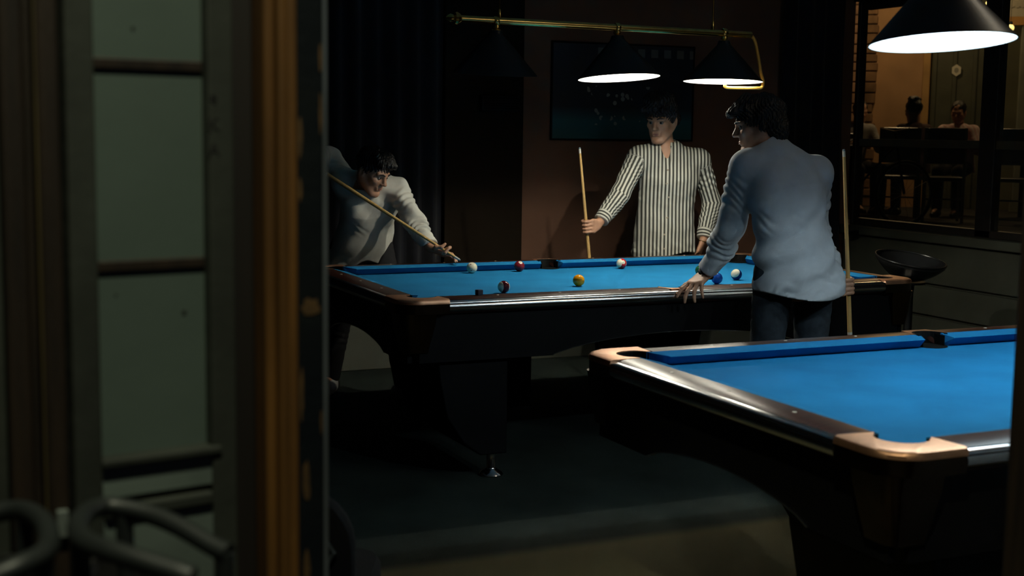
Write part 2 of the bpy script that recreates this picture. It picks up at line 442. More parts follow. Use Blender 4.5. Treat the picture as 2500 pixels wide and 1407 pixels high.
def make_table():
    t = empty('pool_table')
    # bed
    MB().box(-HL - .05, HL + .05, -HW - .05, HW + .05, .725, BED).build('bed_cloth', cloth, t)
    MB().box(-HL - .09, HL + .09, -HW - .085, HW + .085, .60, .725).build('bed_frame', black_lam, t)
    jaw, sj = .085, .066
    # cushions: (nose start, nose end, outward, shift at back start, end)
    cs = []
    for sy in (-1, 1):
        for sx_ in (-1, 1):
            a, b = (sx_ * (HL - jaw), sy * HW), (sx_ * sj, sy * HW)
            cs.append((a, b, (0, sy), -.060, -.018))
    for sx_ in (-1, 1):
        cs.append(((sx_ * HL, -(HW - jaw)), (sx_ * HL, HW - jaw), (sx_, 0), -.060, -.060))
    for a, b, o_, e0, e1 in cs:
        prof = [(.052, TOP - .0005, e0, e1), (.006, TOP - .0095, e0 * .1, e1 * .1), (.0012, TOP - .0105, 0, 0), (0, TOP - .0120, 0, 0), (.0012, TOP - .0135, 0, 0), (.030, BED + .0002, 0, 0), (.052, BED + .0002, e0, e1)]
        sweep_bar(prof, a, b, o_).build('cushion', cloth, t)
    # wooden rails with metal trim and sights
    segs = []
    c0 = OX - CAST
    for sy in (-1, 1):
        for sx_ in (-1, 1): segs.append(((sx_ * c0, sy * HW), (0, sy * HW), (0, sy), [sx_ * HL * 2 * k / 8 for k in (1, 2, 3)], OY - HW, True))
    for sx_ in (-1, 1):
        segs.append(((sx_ * HL, -(OY - CAST)), (sx_ * HL, OY - CAST), (sx_, 0), [-HW / 2, 0, HW / 2], OX - HL, False))
    for a, b, o_, sg, w, long_ in segs:
        e = .074 if long_ else 0
        prof = [(.0522, TOP - .0004, 0, e), (w - .085, TOP + .0004, 0, e * .75), (w - .060, TOP - .0004, 0, e * .5), (w - .040, TOP - .0026, 0, 0), (w - .024, TOP - .0065, 0, 0), (w - .020, TOP - .014, 0, 0), (w - .022, .742, 0, 0), (.0522, .742, 0, e)]
        rl = sweep_bar(prof, a, b, o_).build('rail', mahog, t, smooth=True)
        up_ = [(w - .0235, TOP - .0058), (w - .014, TOP - .0066), (w - .006, TOP - .0085), (w - .0015, TOP - .012), (w, TOP - .017), (w - .003, TOP - .020), (w - .019, TOP - .020), (w - .0195, TOP - .012)]
        sweep_bar(up_, a, b, o_).build('upper_trim', alum, rl, smooth=True)
        lo_ = [(w - .004, TOP - .023), (w - .0008, TOP - .028), (w, TOP - .036), (w - .002, TOP - .046), (w - .008, TOP - .054), (w - .018, TOP - .058), (w - .019, TOP - .024)]
        sweep_bar(lo_, a, b, o_).build('lower_trim', alum, rl, smooth=True)
        for q in sg:
            x, y = (q, o_[1] * (HW + .093)) if long_ else (o_[0] * (HL + .093), q)
            MB().lathe([(.0062, -.002), (.0062, .0006), (.0045, .0012)], 14, (x, y, TOP)).build('sight', ferr, rl, smooth=True)
    # corner castings
    for sx_ in (-1, 1):
        for sy in (-1, 1):
            def mk(poly): return [(sx_ * x, sy * y) for x, y in poly]
            rad = .10
            outer = [(c0, OY)] + arc(OX - rad, OY - rad, rad, 90, 0, 12) + [(OX, OY - CAST)]
            hole = arc(HL + .026, HW + .026, .066, -58, 148, 16)
            inner = [(HL + .0525, OY - CAST + .008)] + hole + [(c0 + .008, HW + .0525)]
            poly = mk(outer + inner)
            def off(pl, d):   # inset the outer edge for the rounded lip
                return [(x - d if x > HL + .1 else x, y - d if y > HW + .1 else y) for x, y in pl]
            mb = MB()
            rings = [[(*p, TOP - .020) for p in mk(outer + inner)], [(*p, TOP - .010) for p in mk(outer + inner)],
                     [(*p, TOP - .003) for p in mk(off(outer, .004) + inner)], [(*p, TOP + .0006) for p in mk(off(outer, .013) + inner)]]
            mb.loft(rings, cap=False)
            n = len(poly)
            k0 = len(mb.v) - n
            # cap as quads between outer and inner chains
            no, ni = len(outer), len(inner)
            for base in (k0, 0):
                io = [base + i for i in range(no)]; ii = [base + no + i for i in range(ni)][::-1]
                i = j = 0
                while i < no - 1 or j < ni - 1:
                    if j >= ni - 1 or (i < no - 1 and i / (no - 1) <= j / (ni - 1)):
                        mb.f.append((io[i], io[i + 1], ii[j])); i += 1
                    else:
                        mb.f.append((io[i], ii[j + 1], ii[j])); j += 1
                    mb.fm.append(0)
            cst = mb.build('corner_casting', copper, t, smooth=True)
            # dark lower skirt of the casting
            ou = mk([(c0, OY - .002)] + arc(OX - rad, OY - rad, rad - .002, 90, 0, 12) + [(OX - .002, OY - CAST)])
            oi = mk([(c0, OY - .03)] + arc(OX - rad, OY - rad, rad - .03, 90, 0, 12) + [(OX - .03, OY - CAST)])
            mb = MB()
            for z0, z1, d in ((.742, TOP - .0205, 0),):
                mb.loft([[(*p, z0) for p in ou], [(*p, z1) for p in ou], [(*p, z1) for p in oi], [(*p, z0) for p in oi], [(*p, z0) for p in ou]], cap=False, closed=False)
            mb.build('skirt', bronze, cst, smooth=True)
            # tapered corner leg cover
            def corner(dx, w_, rr_):
                x1, y1 = OX - dx, OY - dx
                return mk([(x1 - w_, y1)] + arc(x1 - rr_, y1 - rr_, rr_, 90, 0, 8) + [(x1, y1 - w_), (x1 - .03, y1 - w_), (x1 - w_, y1 - .03)])
            rings = []
            for z, dx, w_, rr_ in ((.744, .010, .150, .05), (.70, .016, .142, .045), (.64, .024, .120, .04), (.59, .034, .100, .035), (.575, .036, .098, .035)):
                rings.append([(*p, z) for p in corner(dx, w_, rr_)])
            MB().loft(rings).build('leg_cover', bronze, cst, smooth=True)
            # pocket liner
            wall = mk(arc(HL + .026, HW + .026, .0655, -70, 160, 18))
            wi = mk(arc(HL + .026, HW + .026, .060, -70, 160, 18))
            lin = MB().loft([[(*p, .62) for p in wall], [(*p, TOP - .003) for p in wall], [(*p, TOP - .003) for p in wi], [(*p, .62) for p in wi], [(*p, .62) for p in wall]], cap=False, closed=False)
            lin.lathe([(.0001, .0008), (.060, .0008), (.060, .0012), (.0001, .0012)], 24, (sx_ * (HL + .030), sy * (HW + .030), BED), cap=False)
            lin.build('pocket', black_rub, t)
    # side pockets
    for sy in (-1, 1):
        hole = arc(0, HW + .062, .055, 158, 382, 14)
        out_ = [(.047, HW + .140)] + [(-.047, HW + .140)]
        pl = [(-.078, HW + .0525)] + [(x, y) for x, y in arc(0, HW + .050, .056, 180, 0, 14)] + [(.078, HW + .0525), (.040, HW + .135), (-.040, HW + .135)]
        mb = MB()
        pl = [(x, sy * y) for x, y in pl]
        ins = arc(0, HW + .048, .0668, 180, 0, 14); ous = [(-.078 + .156 * i / 14, HW + .0525) if i in (0, 14) else (-.078 + .156 * i / 14, min(HW + .138, HW + .0525 + .30 * min(i, 14 - i) / 14 * 2.2)) for i in range(15)]
        for z0, z1 in ((TOP - .02, TOP + .0008),):
            A = [(x, sy * y, z0) for x, y in ins]; B = [(x, sy * y, z1) for x, y in ins]; Cc = [(x, sy * y, z1) for x, y in ous]; D = [(x, sy * y, z0) for x, y in ous]
            mb.loft([A, B, Cc, D, A], cap=False, closed=False)
        mb.build('side_casting', copper, t)
        wall = [(x, sy * y) for x, y in arc(0, HW + .048, .0665, 192, -12, 20)]
        wi = [(x, sy * y) for x, y in arc(0, HW + .048, .058, 192, -12, 20)]
        lin = MB().loft([[(*p, .62) for p in wall], [(*p, TOP + .0010) for p in wall], [(*p, TOP + .0010) for p in wi], [(*p, .62) for p in wi], [(*p, .62) for p in wall]], cap=False, closed=False)
        lin.lathe([(.0001, .0008), (.060, .0008), (.060, .0012), (.0001, .0012)], 24, (0, sy * (HW + .046), BED), cap=False)
        for sx_ in (-1, 1):
            x0, x1 = sorted((sx_ * .0475, sx_ * .0500)); y0, y1 = sorted((sy * (HW + .030), sy * (HW + .090)))
            lin.box(x0, x1, y0, y1, BED, TOP - .006)
        lin.build('pocket', black_rub, t)
    # arched aprons
    def apron(half, arch, z_end, rise, place):
        n = 28
        xs = [-half + 2 * half * i / n for i in range(n + 1)] + [-arch, arch]
        xs = sorted(set(xs))
        def zb(x): return z_end if abs(x) >= arch else z_end + rise * (1 - (x / arch) ** 2) ** .75
        bot = [(x, zb(x)) for x in xs]; top = [(x, .742) for x in xs]
        mb = MB()
        for d in (0, 1):
            mb.loft([[place(x, z, d) for x, z in bot], [place(x, z, d) for x, z in top]], cap=False, closed=False)
        mb.loft([[place(x, z, 0) for x, z in bot], [place(x, z, 1) for x, z in bot]], cap=False, closed=False)
        for x in (-half, half): mb.add([place(x, zb(x), 0), place(x, .742, 0), place(x, .742, 1), place(x, zb(x), 1)], [(0, 1, 2, 3)])
        o = mb.build('apron', black_lam, t)
        tr = MB()  # added bright metal line standing in for the highlight along the arch edge
        ar = [q for q in bot if abs(q[0]) <= arch]
        tr.loft([[place(x, z - .001, -.12) for x, z in ar], [place(x, z + .0025, -.12) for x, z in ar], [place(x, z + .0025, .4) for x, z in ar], [place(x, z - .001, .4) for x, z in ar], [place(x, z - .001, -.12) for x, z in ar]], cap=False, closed=False)
        tr.build('edge_highlight', alum, o)
    for sy in (-1, 1): apron(1.27, .645, .53, .075, lambda x, z, d: (x, sy * (.722 - .02 * d), z))
    for sx_ in (-1, 1): apron(.70, .40, .53, .060, lambda x, z, d: (sx_ * (1.315 - .02 * d), x, z))
    # legs with levelling feet
    for sx_ in (-1, 1):
        for sy in (-1, 1):
            pl = [(-1.18, .60), (-1.165, .45), (-1.13, .28), (-1.05, .16), (-.97, .10), (-.845, .10), (-.845, .60)]
            y0, y1 = sorted((sy * .12, sy * .69))
            ins_ = .50 if sy > 0 else 0
            pl = [(x + ins_, z) for x, z in pl]
            lg = MB().loft([[(-sx_ * x, y0, z) for x, z in pl], [(-sx_ * x, y1, z) for x, z in pl]]).build('leg', black_lam, t, bevel=.006)
            MB().lathe([(.052, 0), (.054, .006), (.046, .018), (.024, .030), (.020, .036), (.020, .105)], 28, (sx_ * (.905 - ins_), sy * .655, 0)).build('levelling_foot', chrome, lg, smooth=True)
    return t


table1 = make_table()
tag(table1, 'far pool table with blue cloth, copper corners and balls in play', 'pool table', 'blue pool tables')
table2 = copy_tree(table1)
T2 = Vector((.1226, -2.8774, 0))
table2.location = T2
tag(table2, 'near pool table with empty bright blue cloth, beside the door', 'pool table', 'blue pool tables')


# ================================================================== lamps over the tables
def make_fixture(name, loc, tilts, color, powers, label):
    f = empty(name, loc)
    tag(f, label, 'pendant lamp', 'billiard lamps over the tables')
    bar = MB().tube([(-.80, 0, 2.03), (-.4, 0, 2.028), (0, 0, 2.026), (.4, 0, 2.024), (.835, 0, 2.022)], .017, 20).build('bar', brass, f, smooth=True)
    for x in (-.62, 0.04, .67):
        co = MB().lathe([(.021, -.012), (.024, -.008), (.024, .008), (.021, .012)], 20, (0, 0, 0)).build('collar', brass, bar, smooth=True)
        co.location = (x, 0, 2.026); co.rotation_euler = (0, R(90), 0)
    fi = MB().lathe([(.003, -.045), (.012, -.038), (.020, -.022), (.016, -.008), (.010, -.004), (.026, 0), (.030, .010), (.026, .020), (.018, .03)], 20).build('finial', brass, f, smooth=True)
    fi.location = (-.83, 0, 2.032); fi.rotation_euler = (0, R(90), 0)
    MB().tube(spline([(.835, 0, 2.022), (.862, 0, 1.99), (.888, 0, 1.90), (.905, 0, 1.83), (.918, -.005, 1.782), (.905, -.01, 1.752), (.86, -.015, 1.748), (.76, -.02, 1.746), (.69, -.02, 1.746), (.672, -.02, 1.752), (.672, -.02, 1.762)], 6),   .0085, 12).build('scroll', M('yellow_lacquered_brass', (.85, .48, .10), .42, .35, var=.1, scale=20), f, smooth=True)
    for x in (-.60, .60):
        pts = [(x, 0, 2.03 + .03 * k) for k in range(40)]
        rod = MB()
        rod.tube([(x, 0, 2.02), (x, 0, 3.2)], .004, 8)
        rod.lathe([(.009, 2.035), (.011, 2.045), (.007, 2.075), (.004, 2.085)], 14, (x, 0, 0))
        rod.lathe([(.05, 3.18), (.05, 3.2)], 20, (x, 0, 0))
        rod.build('hanger', brass, f, smooth=True)
    for k, x in enumerate((-.617, .042, .672)):
        tx, ty = tilts[k]
        sh = MB()
        sh.lathe([(.030, 0), (.034, -.012), (.036, -.020), (.205, -.205), (.207, -.209), (.205, -.2095), (.2035, -.2085)], 64, cap=False)
        s = sh.build('shade', shade_blk, f, smooth=True)
        s.location = (x, 0, 1.985); s.rotation_euler = (R(tx), R(ty), 0)
        MB().lathe([(.0005, -.014), (.030, -.016), (.035, -.024), (.202, -.2065), (.2045, -.2085)], 64, cap=False).build('shade_lining', shade_wht, s, smooth=True)
        MB().lathe([(.010, .030), (.017, .024), (.019, .012), (.013, .006), (.022, .003), (.026, -.001), (.026, -.004)], 24).build('fitting', brass, s, smooth=True)
        on = powers[k] > 0
        bm = M('bulb_on_' + name, (.9, .9, .9), .4, emit=color, estr=14) if on else M('bulb_off', (.75, .75, .72), .3)
        MB().lathe([(.001, -.124), (.014, -.120), (.025, -.110), (.030, -.095), (.027, -.080), (.016, -.062), (.013, -.05), (.013, -.03)], 20).build('bulb', bm, s, smooth=True)
        if on:
            light('bulb_light', 'POINT', (0, 0, -.140), powers[k], color, .014, s)
    return f


make_fixture('billiard_lamp', (0, 0, 0), [(4.5, 0), (-4.6, -1.6), (-1.6, 1.2)], (1.0, .93, .76), (0, 20, 20),
             'brass bar lamp with three black cone shades over the far table')
make_fixture('billiard_lamp', tuple(T2), [(-5.3, 0), (-2, 0), (-2, 0)], (.72, .92, 1.0), (11, 11, 11),
             'lamp with wide black cone shade and cool white light over the near table')


# ================================================================== balls, chalk
BR = .0286


def ball_mat(name, colr, stripe):
    if name in MATS: return MATS[name]
    mt = bpy.data.materials.new(name); mt.use_nodes = True
    n_ = mt.node_tree; b = n_.nodes['Principled BSDF']
    b.inputs['Roughness'].default_value = .12
    b.inputs['Specular IOR Level'].default_value = .4
    if stripe:
        t_ = n_.nodes.new('ShaderNodeTexCoord'); s_ = n_.nodes.new('ShaderNodeSeparateXYZ'); a_ = n_.nodes.new('ShaderNodeMath'); g_ = n_.nodes.new('ShaderNodeMath'); x_ = n_.nodes.new('ShaderNodeMixRGB')
        a_.operation = 'ABSOLUTE'; g_.operation = 'LESS_THAN'; g_.inputs[1].default_value = BR * .52
        n_.links.new(t_.outputs['Object'], s_.inputs[0]); n_.links.new(s_.outputs['Z'], a_.inputs[0]); n_.links.new(a_.outputs[0], g_.inputs[0]); n_.links.new(g_.outputs[0], x_.inputs[0])
        x_.inputs[1].default_value = (.78, .74, .56, 1); x_.inputs[2].default_value = (*colr, 1)
        n_.links.new(x_.outputs[0], b.inputs['Base Color'])
    else:
        b.inputs['Base Color'].default_value = (*colr, 1)
    MATS[name] = mt
    return mt


spot_m = M('ball_number_spot', (.80, .77, .62), .2)
num_m = M('ball_number_ink', (.02, .02, .02), .3)
red_dot = M('cue_ball_dot', (.10, .02, .02), .3)


def sphere_mb(r, nu=40, nv=24):
    return MB().lathe([(max(r * math.sin(math.pi * i / nv), 1e-5), -r * math.cos(math.pi * i / nv)) for i in range(nv + 1)], nu, cap=False)


def cap_mb(r, rad, n=20):
    return MB().lathe([(rad * k / 4 + 1e-5, math.sqrt(r * r - (rad * k / 4) ** 2)) for k in range(4, -1, -1)] , n, cap=False)


def text_on_ball(txt, size, parent, spin):
    cu = bpy.data.curves.new('number', 'FONT'); cu.body = txt; cu.size = size; cu.align_x = 'CENTER'; cu.align_y = 'CENTER'; cu.resolution_u = 2
    tmp = bpy.data.objects.new('tmp', cu); COL.objects.link(tmp)
    bpy.context.view_layer.update()
    me = bpy.data.meshes.new_from_object(tmp.evaluated_get(bpy.context.evaluated_depsgraph_get()))
    bpy.data.objects.remove(tmp)
    r = BR + .0006
    for v in me.vertices:
        x, y = v.co.x, v.co.y
        v.co.z = math.sqrt(max(1e-9, r * r - x * x - y * y))
    me.materials.clear(); me.materials.append(num_m)
    o = bpy.data.objects.new('number', me); COL.objects.link(o); o.parent = parent; o.rotation_euler = (0, 0, spin)
    return o


def ball(x, y, colr, stripe, label, axis=(0, 0, 1), number=None, ndir=None, cue_ball=False):
    key = 'ball_%d_%d_%d_%d' % (colr[0] * 99, colr[1] * 99, colr[2] * 99, stripe)
    o = sphere_mb(BR).build('billiard_ball', ball_mat(key, colr, stripe), smooth=True)
    o.location = (x, y, BED + BR + .0006)
    q = Vector((0, 0, 1)).rotation_difference(Vector(axis).normalized())
    o.rotation_mode = 'QUATERNION'; o.rotation_quaternion = q
    tag(o, label, 'ball', 'billiard balls on the far table')
    if ndir:
        nl = q.inverted() @ Vector(ndir).normalized()
        s = cap_mb(BR + .0003, .0105).build('number_spot', spot_m, o, smooth=True)
        s.rotation_mode = 'QUATERNION'; s.rotation_quaternion = Vector((0, 0, 1)).rotation_difference(nl)
        if number: text_on_ball(number, .012, s, 0)
    if cue_ball:
        for d in ((-.5, -.6, .75), (-.45, -.75, -.45)):
            s = cap_mb(BR + .0003, .0035, 12).build('dot', red_dot, o, smooth=True)
            s.rotation_mode = 'QUATERNION'; s.rotation_quaternion = Vector((0, 0, 1)).rotation_difference(Vector(d))
    return o


ball(-.503, .538, (.80, .77, .58), 0, 'cream white cue ball in front of the cue tip', cue_ball=True)
ball(-.229, .535, (.16, .010, .018), 0, 'solid maroon ball with white number spot by the far cushion', number='7', ndir=(-.02, -.55, .75))
ball(.376, .500, (.50, .018, .022), 1, 'red striped ball with number spot against the far cushion', axis=(-.96, -.16, .20), number='11', ndir=(-.10, -.88, .36))
ball(-.239, -.176, (.90, .34, .008), 0, 'solid yellow ball in the middle of the far table')
ball(-.699, -.310, (.10, .008, .014), 1, 'maroon and white striped ball near the front rail', axis=(-.99, -.11, .05))
ball(.600, .048, (.008, .06, .03), 0, 'solid green ball partly behind the leaning player\'s sleeve')
ball(.672, -.180, (.010, .03, .16), 1, 'blue ball with a white cap beside the leaning player\'s waist', axis=(-.75, -.42, .52))
ball(.472, -.305, (.008, .05, .26), 0, 'small glimpse of solid blue ball behind the leaning player\'s watch')

ch = empty('chalk_cube', (-.977, -.668, TOP + .0005), R(12))
tag(ch, 'dark cube of cue chalk standing on the front rail', 'chalk')
MB().box(-.0125, .0125, -.0125, .0125, 0, .022).build('paper_wrap', chalk_m, ch, bevel=.001)
MB().lathe([(.0115, .022), (.0115, .0235), (.006, .0225), (.0005, .022)], 16).build('chalk_face', chalk_t, ch)


# ================================================================== cues
def cue(tip, butt, label, butt_mat):
    a, b = Vector(tip), Vector(butt)
    e = empty('pool_cue', tuple(b)); tag(e, label, 'cue', 'pool cues')
    L_ = (b - a).length; d = (a - b) / L_
    def seg(nm, s0, s1, r0, r1, mt):
        MB().tube([tuple(d * s0), tuple(d * (s0 + (s1 - s0) * .5)), tuple(d * s1)], [r0, (r0 + r1) / 2, r1], 16).build(nm, mt, e, smooth=True)
    seg('bumper', 0, .012, .0130, .0142, black_rub)
    seg('butt', .012, L_ * .40, .0145, .0112, butt_mat)
    seg('joint_collar', L_ * .40, L_ * .40 + .012, .0113, .0112, ferr)
    seg('forearm', L_ * .40 + .012, L_ * .60, .0110, .0100, maple)
    seg('shaft', L_ * .60, L_ - .034, .0100, .0066, maple)
    seg('ferrule', L_ - .034, L_ - .008, .0066, .0064, ferr)
    seg('tip', L_ - .008, L_, .0064, .0050, cue_tipm)
    return e


def cue_dir(tip, thru, L_=1.46):
    a, b = Vector(tip), Vector(thru)
    return a, a + (b - a).normalized() * L_


SH_TIP, SH_BUTT = cue_dir((-.548, .592, .824), (-.945, .905, 1.120))
cue(SH_TIP, SH_BUTT, 'raised cue aimed down at the white ball by the bending player', cue_blk)
ST_TIP, ST_BUTT = cue_dir((.335, .95, 1.419), (.412, .95, .783), 1.425)
cue(ST_TIP, ST_BUTT, 'upright cue held by the player in the striped shirt', cue_blk)
WH_TIP, WH_BUTT = cue_dir((.714, -.95, 1.445), (.795, -.95, .576), 1.445)
cue(WH_TIP, WH_BUTT, 'upright cue with dark red butt held by the player in pale blue', cue_red)

# ================================================================== bar stool by the window
st = empty('bar_stool', (2.10, .15, 0)); tag(st, 'black bar stool with a scooped shell seat behind the table end', 'stool')
mb = MB(); rings = []
nr, na = 9, 40
def stool_pt(rr_, a, dz):
    x = .205 * rr_ * math.cos(a); y = .19 * rr_ * math.sin(a)
    k = .5 + .5 * math.sin(a - .25)                 # rear lip is higher
    z = .70 + .105 * rr_ ** 2.4 * (.55 + .75 * k) + dz
    return (x, y, z)
for i in range(1, nr + 1): rings.append([stool_pt(i / nr, 2 * math.pi * j / na, 0) for j in range(na)])
for i in range(nr, 0, -1): rings.append([stool_pt(i / nr * .99, 2 * math.pi * j / na, -.016 - .02 * (1 - i / nr)) for j in range(na)])
seat = mb.loft(rings).build('seat', blk_vinyl, st, smooth=True)
MB().tube([stool_pt(1.0, 2 * math.pi * j / na, .001) for j in range(na + 1)], .006, 8).build('rim', blk_vinyl, seat, smooth=True)
MB().lathe([(.09, .655), (.09, .668), (.03, .655), (.024, .60), (.024, .30), (.030, .29), (.030, .05)], 24).build('stem', black_lam, st, smooth=True)
MB().lathe([(.20, 0), (.205, .006), (.19, .014), (.06, .03), (.034, .05)], 40).build('base', blk_vinyl, st, smooth=True)
MB().tube([(.13 * math.cos(a), .13 * math.sin(a), .24) for a in [2 * math.pi * j / 28 for j in range(29)]], .009, 8).build('foot_ring', chrome, st, smooth=True)
for a in (.5, 2.6, 4.7): MB().tube([(.02 * math.cos(a), .02 * math.sin(a), .27), (.13 * math.cos(a), .13 * math.sin(a), .24)], .006, 8).build('ring_spoke', chrome, st)

# ================================================================== people (signed-distance modelling, surface nets)
A = lambda *v: np.array(v, dtype=np.float32)
nrm = lambda v: v / (np.linalg.norm(v) + 1e-9)


class SDF:
    def __init__(s, h): s.h = h; s.ops = []

    def cone(s, a, b, r1, r2, k=.012, n=None, sq=1.0, op='u', wr=0, wf=90, wv=None):
        a = np.asarray(a, np.float32); b = np.asarray(b, np.float32)
        rm = max(r1, r2) + (wr if wr else 0)
        lo = np.minimum(a, b) - rm; hi = np.maximum(a, b) + rm
        ab = b - a; L2 = float(ab @ ab) + 1e-9; L = L2 ** .5
        if wv is None: wv = np.cross(ab / L, A(.3, .5, .8)) * 24 + A(7, 5, 3)
        def f(X, Y, Z):
            qx, qy, qz = X - a[0], Y - a[1], Z - a[2]
            t = np.clip((qx * ab[0] + qy * ab[1] + qz * ab[2]) / L2, 0, 1)
            dx, dy, dz = qx - t * ab[0], qy - t * ab[1], qz - t * ab[2]
            d2 = dx * dx + dy * dy + dz * dz
            if n is not None:
                c = dx * n[0] + dy * n[1] + dz * n[2]
                d2 = d2 + c * c * (1 / (sq * sq) - 1)
            r = r1 + (r2 - r1) * t
            d = np.sqrt(d2) - r
            if n is not None: d = d * (.5 + .5 * sq)
            if wr:
                ph = t * L * wf + np.sin(X * wv[0] + Y * wv[1] + Z * wv[2]) * 2.4 + np.sin(X * 31 - Y * 23 + Z * 17) * 1.3
                d = d - wr * (np.abs(np.sin(ph)) ** 1.4 * 1.6 - .7) * np.sin(np.clip(t * 1.25, 0, 1) * math.pi)
            return d
        s.ops.append((lo, hi, f, k, op))

    def ell(s, c, r, ax=None, k=.012, op='u'):
        c = np.asarray(c, np.float32); r = np.asarray(r, np.float32)
        ax = np.eye(3, dtype=np.float32) if ax is None else np.asarray(ax, np.float32)
        e = np.sqrt(((ax * r[:, None]) ** 2).sum(0))
        def f(X, Y, Z):
            q = (X - c[0], Y - c[1], Z - c[2])
            k0 = 0; k1 = 0
            for i in range(3):
                u_ = (q[0] * ax[i, 0] + q[1] * ax[i, 1] + q[2] * ax[i, 2]) / r[i]
                k0 = k0 + u_ * u_; k1 = k1 + (u_ / r[i]) ** 2
            k0 = np.sqrt(k0); k1 = np.sqrt(k1) + 1e-9
            return k0 * (k0 - 1) / k1
        s.ops.append((c - e, c + e, f, k, op))

    def plane(s, p, n, ctr=None, rad=None, wave=None, k=.004):
        """keep the side against n, inside a ball (ctr, rad) or everywhere"""
        p = np.asarray(p, np.float32); n = nrm(np.asarray(n, np.float32))
        def f(X, Y, Z):
            d = (X - p[0]) * n[0] + (Y - p[1]) * n[1] + (Z - p[2]) * n[2]
            if wave: d = d + wave(X, Y, Z)
            return d
        if ctr is None: s.ops.append((None, None, f, k, 'x'))
        else:
            ctr = np.asarray(ctr, np.float32)
            s.ops.append((ctr - rad, ctr + rad, f, k, 'x'))

    def warp(s, f): s.ops.append((None, None, f, 0, 'w'))

    def mesh(s):
        h = s.h
        us = [o for o in s.ops if o[4] == 'u']
        lo = np.min([o[0] - o[3] for o in us], 0) - 4 * h; hi = np.max([o[1] + o[3] for o in us], 0) + 4 * h
        N = np.ceil((hi - lo) / h).astype(int) + 1
        D = np.full(N, 9.0, np.float32)
        ax = [(lo[i] + h * np.arange(N[i])).astype(np.float32) for i in range(3)]
        for l, u_, f, k, op in s.ops:
            if l is None: sl = (slice(0, N[0]), slice(0, N[1]), slice(0, N[2]))
            else:
                mg = (k + 3 * h) if op != 'x' else 0
                i0 = np.clip(np.floor((l - mg - lo) / h).astype(int), 0, N - 1); i1 = np.clip(np.ceil((u_ + mg - lo) / h).astype(int) + 1, 1, N)
                sl = tuple(slice(i0[i], i1[i]) for i in range(3))
            X = ax[0][sl[0]][:, None, None]; Y = ax[1][sl[1]][None, :, None]; Z = ax[2][sl[2]][None, None, :]
            B = D[sl]
            if op == 'w':
                ii = np.argwhere(np.abs(B) < .03)
                i_, j_, k_ = ii[:, 0], ii[:, 1], ii[:, 2]
                D[i_, j_, k_] += f(ax[0][i_], ax[1][j_], ax[2][k_]).astype(np.float32)
                continue
            d = f(X, Y, Z)
            if op == 'u':
                e = np.clip(.5 + .5 * (B - d) / max(k, 1e-5), 0, 1)
                D[sl] = B * (1 - e) + d * e - k * e * (1 - e)
            elif op == 's':
                d = -d
                e = np.clip(.5 - .5 * (B - d) / max(k, 1e-5), 0, 1)
                D[sl] = B * (1 - e) + d * e + k * e * (1 - e)
            else:
                D[sl] = np.maximum(B, np.broadcast_to(d, B.shape))
        S = D < 0
        c = np.zeros(N - 1, np.int8)
        for dx in (0, 1):
            for dy in (0, 1):
                for dz in (0, 1): c += S[dx:N[0] - 1 + dx, dy:N[1] - 1 + dy, dz:N[2] - 1 + dz]
        I = np.argwhere((c > 0) & (c < 8))
        ids = np.full(N - 1, -1, np.int32); ids[I[:, 0], I[:, 1], I[:, 2]] = np.arange(len(I))
        acc = np.zeros((len(I), 3)); cnt = np.zeros(len(I))
        for a_ in range(3):
            for o1 in (0, 1):
                for o2 in (0, 1):
                    p = [0, 0, 0]; p[(a_ + 1) % 3] = o1; p[(a_ + 2) % 3] = o2
                    q = list(p); q[a_] = 1
                    Da = D[I[:, 0] + p[0], I[:, 1] + p[1], I[:, 2] + p[2]]; Db = D[I[:, 0] + q[0], I[:, 1] + q[1], I[:, 2] + q[2]]
                    m_ = (Da < 0) != (Db < 0)
                    t = np.where(m_, Da / np.where(m_, Da - Db, 1), 0)
                    v = np.tile(np.array(p, float), (len(I), 1)); v[:, a_] = t
                    acc[m_] += v[m_]; cnt[m_] += 1
        V = lo + h * (I + acc / cnt[:, None])
        F = []
        for a_ in range(3):
            b_, c_ = (a_ + 1) % 3, (a_ + 2) % 3
            s0 = [slice(None)] * 3; s1 = [slice(None)] * 3
            s0[a_] = slice(0, -1); s1[a_] = slice(1, None)
            E = np.argwhere(S[tuple(s0)] != S[tuple(s1)])
            E = E[(E[:, b_] > 0) & (E[:, c_] > 0) & (E[:, b_] < N[b_] - 1) & (E[:, c_] < N[c_] - 1)]
            ins = S[E[:, 0], E[:, 1], E[:, 2]]
            def g(db, dc):
                q = E.copy(); q[:, b_] -= db; q[:, c_] -= dc
                return ids[q[:, 0], q[:, 1], q[:, 2]]
            Q = np.stack([g(1, 1), g(0, 1), g(0, 0), g(1, 0)], 1)
            Q[~ins] = Q[~ins][:, ::-1]
            F.append(Q)
        return V, np.concatenate(F)


def relax(V, F, it):
    for _ in range(it):
        acc = np.zeros_like(V); n = np.zeros(len(V))
        for i in range(4):
            a, b = F[:, i], F[:, (i + 1) % 4]
            np.add.at(acc, a, V[b]); np.add.at(n, a, 1)
            np.add.at(acc, b, V[a]); np.add.at(n, b, 1)
        V = V * .5 + .5 * acc / np.maximum(n, 1)[:, None]
    return V


